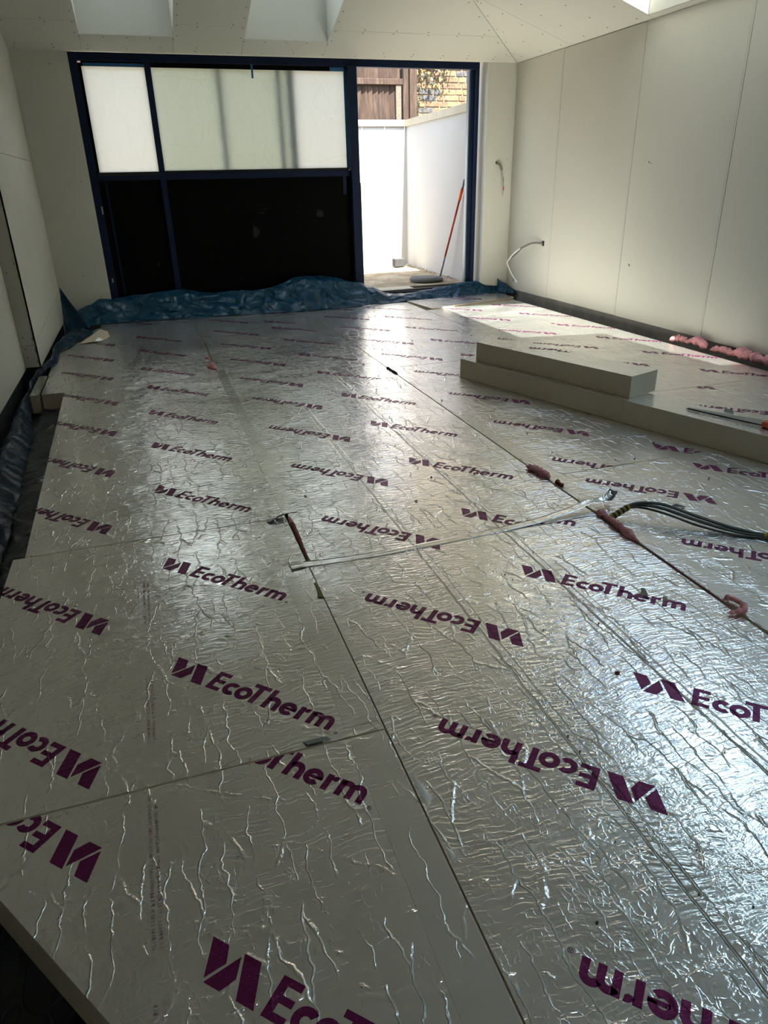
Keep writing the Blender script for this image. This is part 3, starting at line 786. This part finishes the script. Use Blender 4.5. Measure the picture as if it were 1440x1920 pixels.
scrap([(2.05, 3.60, .003), (2.12, 3.56, .02), (2.16, 3.59, .01), (2.10, 3.64, .016)], plain('grey_lump', (.2, .2, .19), .8), 'grey lump of debris behind the short strip', 'crumb', name='crumb')
scrap([(2.34, 2.78, ZL+.001), (2.36, 2.74, ZL+.012), (2.375, 2.75, ZL+.008), (2.355, 2.80, ZL+.016)], plain('white_chip', (.62, .62, .58), .8), 'white chip on the long strip beside the saw blade', 'chip', name='chip')

bm = bmesh.new(); rc = random.Random(5)
for k in range(70):
    if k < 26: x, y = rc.gauss(.70, .10), rc.gauss(1.72, .16)
    elif k < 45: x, y = rc.uniform(.2, 1.1), rc.uniform(.6, 2.0)
    else: x, y = rc.uniform(.05, 2.3), rc.uniform(2.3, 6.5)
    r_ = rc.uniform(.0012, .0032)*(1 if k < 45 else 2.2); rr = bmesh.ops.create_icosphere(bm, subdivisions=1, radius=r_)
    for v in rr['verts']: v.co = Vector((x+v.co.x*rc.uniform(.7, 1.6), y+v.co.y, .0008+r_*.5+v.co.z*.5))
o = obj('crumbs', bm, BLKT); o['kind'] = 'stuff'; o['label'] = 'dark specks of dirt scattered over the foil boards'; o['category'] = 'dirt'

# ------------------------------------------------------------------ foam beads
def bead(path, r, mat, label, lump=.5, seg=10, flat=.75, k=8, cat='foam bead', name='foam_bead'):
    P = catmull(path, k); bm = bmesh.new(); n = len(P)
    tube(bm, P, r, seg, lambda t, i: max(.12, (1-abs(2*t-1)**6)*(1+lump*noise.noise(Vector((i*.55, len(label)*1.7, r*50))))))
    for v in bm.verts:
        q = v.co*70; d = noise.noise(q)*r*.45*lump+noise.noise(q*2.3)*r*.25*lump
        v.co += Vector((noise.noise(q+Vector((5, 0, 0))), noise.noise(q+Vector((0, 5, 0))), 1)).normalized()*d
        if v.co.z < .0006: v.co.z = .0006
    o = obj(name, bm, mat, smooth=True); tag(o, label, cat); return o
bead([(1.175, 2.735, .012), (1.193, 2.68, .014), (1.20, 2.63, .012), (1.212, 2.575, .008)], .017, PINK, 'lumpy pink foam bead on the right seam above the cross joint', .9)
bead([(1.212, 2.53, .006), (1.216, 2.50, .008), (1.22, 2.475, .004)], .010, REDFOAM, 'small dark blob of foam on the right seam', .8)
bead([(1.205, 2.205, .004), (1.206, 2.15, .010), (1.200, 2.06, .016), (1.200, 2.0, .012), (1.196, 1.90, .004)], .014, PINK, 'pink foam bead squeezed out beside the cable end', .9)
bead([(1.198, 1.90, .0012), (1.197, 1.75, .001), (1.197, 1.6, .0008), (1.198, 1.47, .0006)], .0035, REDFOAM, 'thin red foam line in the right seam below the cables', .5, 6, cat='foam bead')
bead([(1.198, 1.485, .004), (1.215, 1.475, .014), (1.225, 1.44, .016), (1.212, 1.405, .016), (1.185, 1.405, .012), (1.155, 1.415, .008)], .0095, PINK, 'curled worm of pink foam lying on the right seam', .5, 10)
bead([(.012, 2.60, .0012), (.010, 2.5, .002), (.007, 2.36, .002), (.004, 2.225, .001)], .008, REDFOAM, 'dark red foam filling the open gap in the left seam', .4)
bead([(.006, 2.585, .004), (.007, 2.56, .006), (.008, 2.53, .003)], .007, PINK, 'pale blob of foam on the dark red gap', .6)
bead([(-.045, 5.48, .005), (-.025, 5.42, .014), (-.012, 5.36, .005)], .020, PINK, 'pink foam blob on the far left seam', .6)
bead([(-.035, 5.84, .003), (-.03, 5.78, .006), (-.025, 5.72, .003)], .011, PINK, 'faint pink smear of foam farther along the left seam', .6)
bead([(1.196, 4.90, .002), (1.2, 4.78, .003), (1.205, 4.66, .002)], .010, DARKM, 'dark strip of debris in the open joint before the doorway', .5, cat='debris', name='debris_strip')
fx = 3.69
bead([(3.62, 4.80, .02), (3.66, 4.76, .035), (3.68, 4.70, .035), (3.68, 4.66, .02)], .022, PINK, 'pink foam lump at the foot of the right wall, leftmost of four', .9)
bead([(3.66, 4.66, .02), (3.69, 4.60, .045), (3.69, 4.52, .045), (3.68, 4.44, .02)], .028, PINK, 'pink foam lump at the foot of the right wall, second from the left', .9)
bead([(3.68, 4.40, .012), (3.70, 4.32, .03), (3.70, 4.24, .03), (3.69, 4.18, .018)], .022, PINK, 'low pink foam lump at the foot of the right wall, third from the left', .9)
bead([(3.68, 4.20, .02), (3.70, 4.12, .045), (3.70, 4.0, .04), (3.69, 3.9, .04), (3.69, 3.75, .05), (3.69, 3.6, .03)], .031, PINK, 'longest pink foam bead at the foot of the right wall, rightmost of four', .9, 12, k=12)

# ------------------------------------------------------------------ cables
cb = thing('cable_bundle', 'bundle of grey cables coming out of the right seam, taped in two places', 'cable', (1.4, 2.0, 0))
base = [(1.205, 2.115, .004), (1.25, 2.118, .022), (1.32, 2.118, .048), (1.40, 2.055, .052), (1.49, 1.945, .030), (1.58, 1.845, .014), (1.68, 1.765, .011), (1.80, 1.70, .012), (1.95, 1.66, .010)]
for k in range(5):
    off = [(0, 0, 0)]+[(rnd.uniform(-.004, .004), rnd.uniform(-.004, .004), k*.002)]
    pts = []
    for i, b in enumerate(base):
        sp = {0: .2, 1: .35, 2: .7, 3: 1.6, 4: 1.7, 5: 1.2, 6: .5, 7: .9, 8: 1.2}[i]
        pts.append((b[0]+sp*(.006*(k-2))*.7, b[1]+sp*(.006*(k-2)), max(.0045, b[2]+sp*.0035*((k*2) % 5-2))))
    bm = bmesh.new(); tube(bm, catmull(pts, 8), .0047, 8); obj('cable', bm, CABLE, cb, True)
def wrap(parent, a, b, r, n):
    a, b = Vector(a), Vector(b)
    for i in range(n):
        bm = bmesh.new(); tube(bm, [a.lerp(b, i/n), a.lerp(b, (i+.96)/n)], r*(1+.08*(i % 2)), 10); obj('tape_wrap', bm, YELB if i % 2 == 0 else BLKT, parent)
wrap(cb, (1.218, 2.117, .010), (1.30, 2.120, .044), .0125, 9)
wrap(cb, (1.655, 1.785, .0125), (1.70, 1.752, .0125), .0125, 5)

def wallcable(name, label, strands, loc):
    t = thing(name, label, 'cable', loc)
    for (pts, r, mat, nm) in strands:
        bm = bmesh.new(); tube(bm, catmull(pts, 6), r, 8); obj(nm, bm, mat, t, True)
    return t
t = wallcable('wall_cable', 'cut cable hanging from a hole in the pier right of the doorway', [
    ([(3.562, 7.985, 1.42), (3.566, 7.955, 1.415), (3.590, 7.94, 1.385), (3.608, 7.94, 1.34)], .011, CABLE_D, 'sheath'),
    ([(3.605, 7.94, 1.345), (3.612, 7.935, 1.30), (3.630, 7.935, 1.255), (3.632, 7.94, 1.20), (3.640, 7.94, 1.165)], .0055, CABLE_D, 'strand'),
    ([(3.600, 7.94, 1.350), (3.616, 7.93, 1.29), (3.614, 7.93, 1.255), (3.626, 7.94, 1.20), (3.637, 7.94, 1.165)], .0055, CABLE_L, 'strand'),
    ([(3.638, 7.94, 1.18), (3.640, 7.94, 1.16), (3.640, 7.94, 1.14)], .0075, REDP, 'red_connector'),
    ([(3.640, 7.94, 1.142), (3.638, 7.942, 1.10), (3.636, 7.945, 1.075)], .0035, COPPER, 'wire_end')], (3.56, 7.96, 1.42))
bm = bmesh.new(); lathe(bm, [(.002, 0), (.016, 0), (.016, .003), (.002, .003)], (0, 0, 0), 14)
for v in bm.verts: v.co = Vector((3.562+v.co.x, 7.9785-v.co.z*.4, 1.42+v.co.y))
obj('wall_hole', bm, DARKM, t)
t = wallcable('wall_cable', 'pale bent cable sticking out of the right wall above the skirting gap', [
    ([(3.765, 7.17, .605), (3.735, 7.22, .612), (3.70, 7.34, .60), (3.68, 7.52, .54)], .011, CABLE_D, 'sheath'),
    ([(3.682, 7.50, .545), (3.67, 7.62, .47), (3.655, 7.74, .40), (3.65, 7.765, .375), (3.655, 7.76, .345), (3.67, 7.70, .255), (3.68, 7.66, .19), (3.675, 7.655, .165)], .008, CABLE_D, 'strand'),
    ([(3.68, 7.51, .545), (3.655, 7.62, .485), (3.642, 7.73, .40), (3.64, 7.76, .37), (3.65, 7.745, .33), (3.672, 7.685, .24), (3.69, 7.63, .185), (3.70, 7.61, .16)], .008, CABLE_W, 'strand')], (3.756, 7.17, .6))
bm = bmesh.new(); box(bm, 3.7525, 3.757, 7.145, 7.19, .585, .635); obj('wall_hole', bm, DARKM, t)

# ------------------------------------------------------------------ handsaw
sw = thing('handsaw', 'handsaw with an orange handle lying on the long foam strip', 'saw', (2.28, 2.7, ZL))
bz = ZL+.0015
def sawpt(t, wv, h): # t along from tip, wv across
    a = Vector((2.190, 2.890, 0)); d = Vector((2.335, 2.470, 0))-a; L = d.length; d.normalize(); n = Vector((-d.y, d.x, 0))
    return a+d*t*L+n*wv+Vector((0, 0, h))
bm = bmesh.new()
top = [sawpt(0, .004, bz+.004), sawpt(.02, .020, bz+.006), sawpt(.5, .045, bz+.010), sawpt(.98, .082, bz+.016)]
bot = [sawpt(k/40, -.002+(.004 if k % 2 else 0), bz+.004+.004*k/40) for k in range(40)]
vs = [bm.verts.new(p) for p in top[::-1]+bot]
f = bm.faces.new(vs); bmesh.ops.triangulate(bm, faces=[f])
o = obj('blade', bm, STEEL, sw); solid(o, .0012, 0)
bm = bmesh.new(); tube(bm, [sawpt(.03+.093*k, -.004, bz+.005+.0005*k) for k in range(11)], .0042, 6); obj('dark_edge', bm, BLKT, sw, True)  # black strip along the lower edge of the blade
bm = bmesh.new()
bmesh.ops.create_cube(bm, size=1)
for v in bm.verts:
    v.co = sawpt(.90+.10*(v.co.x+.5), -.012+.115*(v.co.y+.5)-.0, bz+.001+.028*(v.co.z+.5))
bmesh.ops.bevel(bm, geom=bm.edges[:], offset=.004, segments=2, affect='EDGES')
obj('ferrule', bm, ORANGE, sw)
hp = [sawpt(0.980, .09, bz+.014), sawpt(1.080, .115, bz+.014), sawpt(1.190, .10, bz+.014), sawpt(1.240, .045, bz+.014), sawpt(1.200, -.01, bz+.014), sawpt(1.090, -.022, bz+.014), sawpt(0.980, -.004, bz+.014)]
bm = bmesh.new(); tube(bm, catmull(hp, 6), .014, 10); obj('handle', bm, ORANGE, sw, True)
bm = bmesh.new(); tube(bm, catmull([sawpt(1.210, .09, bz+.015), sawpt(1.235, .05, bz+.015), sawpt(1.210, .0, bz+.015)], 6), .0165, 10); obj('grip', bm, BLKT, sw, True)

# ------------------------------------------------------------------ blue sheeting
def crumple(p, s=1.0):
    q = Vector(p)
    a = noise.noise(q*3.1)*.5+noise.noise(q*7.3)*.28
    b = 1-abs(noise.noise(q*5.2+Vector((4, 1, 2))))*2
    c = 1-abs(noise.noise(q*11.7+Vector((9, 3, 7))))*2
    return s*(a+.45*b+.2*c)
def lerp_tab(tab, x):
    if x <= tab[0][0]: return tab[0][1]
    for (a, va), (b, vb) in zip(tab, tab[1:]):
        if x <= b:
            t = (x-a)/(b-a); t = t*t*(3-2*t); return va+(vb-va)*t
    return tab[-1][1]
top_tab = [(-1.15, .09), (-1.0, .13), (-.86, .20), (-.5, .215), (-.15, .22), (.4, .21), (.9, .225), (1.3, .225), (1.6, .255), (1.85, .235), (2.05, .13), (2.25, .055), (2.4, .05), (2.7, .075), (3.1, .11), (3.35, .12), (3.5, .075), (3.72, .06)]
fr_tab = [(-1.15, 7.62), (-.9, 7.78), (-.4, 7.80), (0, 7.76), (.6, 7.72), (1.2, 7.68), (1.7, 7.70), (2.0, 7.76), (2.3, 7.80), (2.7, 7.84), (3.1, 7.86), (3.5, 7.88), (3.72, 7.86)]
bm = bmesh.new()
def back_sheet(u, v):
    x = -1.16+(3.72+1.16)*u
    zt = lerp_tab(top_tab, x); yf = lerp_tab(fr_tab, x); yb = 8.045
    # profile: lies on the boards, rises to a rounded ridge, drops behind
    prof = [(0, 0), (.10, .22), (.26, .58), (.45, .86), (.66, 1.0), (.84, .98), (1.0, .80)]
    k = v*(len(prof)-1); i = min(len(prof)-2, int(k)); t = k-i
    py = prof[i][0]+(prof[i+1][0]-prof[i][0])*t; pz = prof[i][1]+(prof[i+1][1]-prof[i][1])*t
    y = yf+(yb-yf)*py; z = .004+zt*pz
    a = min(1, v*3)
    c = crumple((x*.62, v*1.4, 3.3)); d = noise.noise(Vector((x*1.9, v*1.1, 6.2))); e = 1-2*abs(noise.noise(Vector((x*1.3+v*1.2, v*.9-x*.5, 2.2))))
    z += a*(c*.034+d*.09+e*.035)*(.25+zt*3); y += a*(1-.6*v)*(c*.05+e*.07)-abs(a*crumple((x*1.5, v*.6, 9.1)))*.015
    return (x, min(y, 8.055), max(.003 if v < .9 else -.05, z))
grid(bm, 260, 40, back_sheet)
o = obj('plastic_sheeting', bm, MEMB, smooth=True); solid(o, .0012, 1)
tag(o, 'crumpled blue plastic sheeting bunched along the foot of the doors', 'plastic sheet')
# flap that folds over at the left end
bm = bmesh.new()
def flap(u, v):
    a = Vector((-1.03, 7.60, .03)).lerp(Vector((-.72, 7.80, .20)), u); b = Vector((-.93, 7.60, .02)).lerp(Vector((-.52, 7.70, .06)), u)
    p = a.lerp(b, v); c = crumple((p.x*1.5, p.y*2, v))
    return p+Vector((0, -.03*math.sin(math.pi*v)+.015*c, .03*math.sin(math.pi*v)+.012*c))
# standing corner of the sheeting
bm.free(); bm = bmesh.new()
def corner(u, v):
    # v up; a rolled triangle against the corner of the room
    w_ = (1-v)**1.25
    a = Vector((-1.235, 7.50, -.10)); b = Vector((-.965, 7.46, -.02))
    top = Vector((-1.205, 7.62, .40))
    p = a.lerp(b, u*w_+ (1-w_)*.0) ; z = v*(.50 if u < .5 else .50)
    base_ = a.lerp(b, u)
    p = base_.lerp(top, v)
    p.y += .05*math.sin(u*math.pi)*(1-v)+.012*crumple((p.x*2, p.z*2, 1.2)); p.x += .008*crumple((p.z*3, u, 4)) 
    return p
grid(bm, 14, 18, corner)
o = obj('plastic_sheeting', bm, MEMB, smooth=True); solid(o, .0015, 0)
tag(o, 'pointed corner of blue sheeting standing against the far left corner', 'plastic sheet')
# sheeting along the left wall
bm = bmesh.new()
ytab = [(.2, -1.00), (1.0, -1.07), (2.0, -1.13), (2.85, -1.115), (3.5, -1.145), (4.35, -1.19), (5.05, -1.262), (5.7, -1.278), (6.1, -1.17), (6.45, -1.19), (6.8, -1.10), (7.1, -1.02), (7.3, -.96)]
ztab = [(.2, -.10), (1.5, -.06), (2.4, -.03), (3.0, 0.0), (4.0, .02), (4.8, .03), (5.4, .02), (5.9, .05), (6.3, .06), (6.8, .07), (7.2, .05)]
def left_sheet(u, v):
    y = .3+(7.35-.3)*u
    xin = lerp_tab(ytab, y); xo = -1.335 if y < 5.5 else (-1.335+(y-5.5)/.5*.10 if y < 6.0 else -1.235)
    zt = lerp_tab(ztab, y)
    zin = -.10 if y < 5.66 else .004; 
    if 5.5 < y < 5.9: zin = -.10+(.104)*(y-5.5)/.4
    x = xo+(xin-xo)*v
    z0 = -.11 if y < 5.5 else -.06
    hump = math.sin(math.pi*min(1, v*1.0)**.8)
    z = (z0*(1-v)+zin*v)+hump*(zt-min(z0, zin)*.55)*.95
    c = crumple((x*3.2, y*1.1, .7))
    z += c*.022*min(1, 4*v*(1-v)+.25); x += .010*crumple((y*1.7, v*2, 5))*(1 if v > .05 else 0)
    if v > .9 and y > 5.9: z = max(z, .004)
    return (max(x, -1.345 if y < 5.78 else -1.243), y, z)
grid(bm, 150, 22, left_sheet)
o = obj('plastic_sheeting', bm, membrane('blue_membrane_scuffed', (.001, .020, .044), .20, .03), smooth=True); solid(o, .0015, 0)
tag(o, 'long scuffed roll of blue sheeting along the foot of the left wall', 'plastic sheet')
# sheet showing in the gap under the tab
bm = bmesh.new()
def gapsheet(u, v):
    x = -1.20+.20*u; y = 2.5+2.75*v
    x += .03*noise.noise(Vector((y*1.5, 3, 1)))
    return (x, y, ZSUB+.006+.020*max(0, crumple((x*4, y*2, 2.2)))+.01)
grid(bm, 12, 60, gapsheet)
o = obj('plastic_sheeting', bm, MEMB_D, smooth=True); solid(o, .0012, 0)
tag(o, 'dark blue sheeting in the gap between the left boards and the wall', 'plastic sheet')
# small stub in the far right corner
bm = bmesh.new()
def stub(u, v):
    p = Vector((3.60, 7.93, .02)).lerp(Vector((3.745, 7.72, .01)), u); t = Vector((3.62, 7.95, .17)).lerp(Vector((3.752, 7.80, .06)), u)
    q = p.lerp(t, v); c = crumple((q.x*3, q.y*3, v)); return q+Vector((-.012*c, -.012*c-.02*math.sin(math.pi*v), .006*c))
grid(bm, 12, 10, stub)
o = obj('plastic_sheeting', bm, MEMB, smooth=True); solid(o, .0015, 0)
tag(o, 'dark stub of blue sheeting standing in the far right corner', 'plastic sheet')
# dust splash on the subfloor at the very front left
bm = bmesh.new()
for k in range(9):
    x, y = -.70+rnd.uniform(-.03, .03), .585+rnd.uniform(-.02, .02); n = 7; s = rnd.uniform(.004, .012)
    bm.faces.new([bm.verts.new((x+s*rnd.uniform(.6, 1.2)*math.cos(2*math.pi*i/n), y+s*rnd.uniform(.6, 1.2)*math.sin(2*math.pi*i/n), ZSUB+.001+k*.0001)) for i in range(n)])
obj('paint_splash', bm, plain('pale_splash', (.32, .31, .29), .8), fl, kind='stuff')

# ------------------------------------------------------------------ courtyard
ZG = .12
gr = struct('courtyard_ground')
bm = bmesh.new()
def ground(u, v):
    x = -3.6+11*u; y = 8.262+4.5*v
    return (x, y, ZG+.010*noise.noise(Vector((x*2, y*2, 0)))-.01)
grid(bm, 60, 30, ground); obj('ground_surface', bm, GROUND, gr, True)
YW = 10.60; ZW = 1.955
gw = struct('garden_wall_back')
bm = bmesh.new(); box(bm, -3.6, 3.435, YW, YW+.2, -.2, ZW); obj('rendered_face', bm, RENDER_W, gw)
x = 3.40; lens = [.30, .33, .36, .30, .34, .32]
k = 0
while x > -3.4:
    L = lens[k % 6]; bm = bmesh.new(); box(bm, x-L+.004, x, YW-.028, YW+.22, ZW+.001, ZW+.085+rnd.uniform(-.003, .003), .005); obj('coping_stone', bm, COPING, gw); x -= L; k += 1
gs = struct('garden_wall_right')
bm = bmesh.new(); slab3(bm, [(3.435, YW+.2, -.2), (3.36, 8.30, -.2), (3.36, 8.30, ZW), (3.435, YW+.2, ZW)], (.2, -.006, 0)); obj('rendered_face', bm, RENDER_W, gs)
y = 8.32; k = 0
while y < YW+.1:
    L = lens[(k+2) % 6]; y2 = min(y+L, YW+.2); xa = 3.36+(y-8.3)/2.5*.075; xb = 3.36+(y2-8.3)/2.5*.075
    bm = bmesh.new(); prism(bm, [(xa-.022, y+.003), (xa+.22, y+.003), (xb+.22, y2), (xb-.022, y2)], ZW+.001, ZW+.085); obj('coping_stone', bm, COPING, gs); y += L; k += 1
bm = bmesh.new(); box(bm, -3.8, -3.6, 8.3, 11, -.2, 2.2); o = obj('garden_wall_left', bm, RENDER_W); o['kind'] = 'structure'
# rubble along the foot of the walls
bm = bmesh.new()
for k in range(90):
    if k < 45: c = Vector((rnd.uniform(2.2, 3.4), YW-.02-abs(rnd.gauss(0, .03)), ZG))
    else:
        y = rnd.uniform(8.6, 10.55); c = Vector((3.36+(y-8.3)/2.5*.075-.015-abs(rnd.gauss(0, .03)), y, ZG))
    s = rnd.uniform(.005, .02); r = bmesh.ops.create_icosphere(bm, subdivisions=1, radius=s)
    for v in r['verts']: v.co = c+Vector((v.co.x*rnd.uniform(.7, 1.4), v.co.y, v.co.z*.6))
o = obj('rubble', bm, COPING); o['kind'] = 'stuff'; o['label'] = 'loose crumbs of mortar along the foot of the courtyard walls'; o['category'] = 'rubble'
# fence
fe = thing('garden_fence', 'weathered wooden fence standing behind the white back wall', 'fence', (1.0, 10.95, 1.0))
YFn = 10.98
pm = None; x = 3.38; k = 0
pal = []
def pale_mesh(h0, h1, seed):
    bm = bmesh.new(); prism(bm, [(0, 0), (.100, .012), (.100, .020), (0, .026)], h0, h1); return bm
PM = None
while x > -2.2:
    if k == 0 or k == 1:
        pass
    if PM is None:
        bm = bmesh.new(); prism(bm, [(x, YFn+.012), (x+.088, YFn-.018), (x+.088, YFn-.004), (x, YFn+.018)], 1.6, 3.25)
        o = obj('pale', bm, WOOD, fe); PM = o; X0 = x
    else:
        o = PM.copy(); COL.objects.link(o); o.material_slots[0].link = 'OBJECT'; o.material_slots[0].material = rnd.choice(WOODS); o.location.x += x-X0+rnd.uniform(-.004, .004); o.location.y += rnd.uniform(-.004, .004)
    x -= .083; k += 1
for z0_, z1_, d_ in ((2.50, 2.575, .05), (1.75, 1.83, .05)):
    bm = bmesh.new(); box(bm, -2.3, 3.50, YFn-.012-d_, YFn-.014, z0_, z1_, .006); obj('rail', bm, WOOD, fe)
bm = bmesh.new(); box(bm, 3.395, 3.475, YFn-.05, YFn+.0, 1.6, 2.50, .004); obj('edge_board', bm, WOOD_P, fe)
bm = bmesh.new(); box(bm, 3.50, 3.585, YFn-.06, YFn+.05, 1.6, 3.4, .008); obj('dark_post', bm, WOOD, fe)
bm = bmesh.new(); box(bm, 3.59, 3.70, YFn-.10, YFn+.02, 1.6, 3.4, .008); obj('post', bm, WOOD, fe)
# brick wall
bw = struct('brick_wall')
YBk = 11.15
bm = bmesh.new(); box(bm, 3.55, 6.2, YBk+.008, YBk+.3, 0, 3.6); obj('mortar_bed', bm, MORTAR, bw)
BM_ = {}
def brick_mesh(L):
    if L not in BM_:
        bm = bmesh.new(); box(bm, 0, L, -.006, .05, 0, .067, .005)
        me = bpy.data.meshes.new('brick'); bm.to_mesh(me); bm.free(); BM_[L] = me
    return BM_[L]
for r in range(18):
    z = 1.78+.0785*r; x = 3.58-(.117 if r % 2 else 0)-.05*(r % 3); k = r
    while x < 5.05:
        L = .222 if k % 2 == 0 else .107
        me = brick_mesh(L)
        o = bpy.data.objects.new('brick', me); COL.objects.link(o); o.parent = bw
        o.location = (x+rnd.uniform(-.003, .003), YBk+rnd.uniform(-.004, .003), z+rnd.uniform(-.003, .003))
        if not me.materials: me.materials.append(BRICKS[0])
        mt = rnd.choices(BRICKS, (5, 4, 2, 2))[0]
        o.material_slots[0].link = 'OBJECT'; o.material_slots[0].material = mt
        x += L+.011; k += 1
# ivy over the brick wall
iv = thing('ivy', 'ivy with dark and dried leaves hanging over the brick wall', 'ivy', (3.9, 11.0, 2.2))
bm = bmesh.new()
for k in range(6):
    x = 3.72+.12*k+rnd.uniform(-.03, .03); pts = [(x, 11.06, 3.2), (x+rnd.uniform(-.05, .05), 11.07, 2.95), (x+rnd.uniform(-.08, .05), 11.09, 2.6+.05*rnd.random())]
    if k == 0: pts.append((x-.0, 11.10, 2.25))
    tube(bm, catmull(pts, 5), .006, 5)
obj('stems', bm, WOOD, iv)
def leaves(n, mat, name, cx, sx, zlo, zhi):
    bm = bmesh.new()
    for k in range(n):
        x = cx+rnd.gauss(0, sx); zz = zhi-(zhi-zlo)*rnd.random()**1.5
        if zz < 2.45 and x > 3.86: zz += .25
        c = Vector((x, 11.06+rnd.uniform(-.05, .05), zz)); s = rnd.uniform(.014, .03)
        d = Vector((rnd.uniform(-1, 1), rnd.uniform(-.6, .2), rnd.uniform(-1, .3))).normalized(); e = d.cross(Vector((rnd.uniform(-.4, .4), 1, rnd.uniform(-.6, .6)))).normalized()
        q = [c-d*s, c-d*.3*s+e*s*.8, c+d*.2*s+e*.45*s, c+d*1.2*s, c+d*.2*s-e*.45*s, c-d*.3*s-e*s*.8]
        bm.faces.new([bm.verts.new(p) for p in q])
    return obj(name, bm, mat, iv, kind='stuff')
leaves(300, LEAF, 'green_leaves', 4.0, .15, 2.46, 3.2); leaves(110, LEAF_D, 'dried_leaves', 3.88, .10, 2.58, 3.1); leaves(60, LEAF, 'green_leaves', 3.76, .03, 2.1, 2.5)
# courtyard odds and ends
bm = bmesh.new(); lathe(bm, [(.01, 0), (.20, 0), (.21, .012), (.21, .032), (.195, .042), (.17, .038), (.165, .046), (.02, .046), (.01, .046)], (2.955, 8.60, ZG-.002), 40)
dc = obj('drain_cover', bm, DISC); tag(dc, 'round grey drain cover lying on the ground outside the doorway', 'drain cover')
pl = thing('pole', 'red pole with an orange grip leaning on the shaded courtyard wall', 'pole', (3.20, 8.83, ZG))
pa, pb = Vector((3.235, 8.82, ZG+.01)), Vector((3.343, 8.36, 1.26))
for a, b, r, m, nm in ((0, .22, .012, POLE_G, 'lower_shaft'), (.22, .80, .013, POLE_R, 'shaft'), (.80, .91, .0185, POLE_O, 'grip'), (.91, 1.0, .015, POLE_G, 'end_cap')):
    bm = bmesh.new(); tube(bm, [pa.lerp(pb, a), pa.lerp(pb, b)], r, 10); obj(nm, bm, m, pl, True)
bm = bmesh.new(); box(bm, 3.11, 3.265, 10.24, 10.38, ZG, ZG+.11, .006); o = obj('concrete_block', bm, BLOCK)
tag(o, 'small dark grey block on the ground in the courtyard corner', 'block')
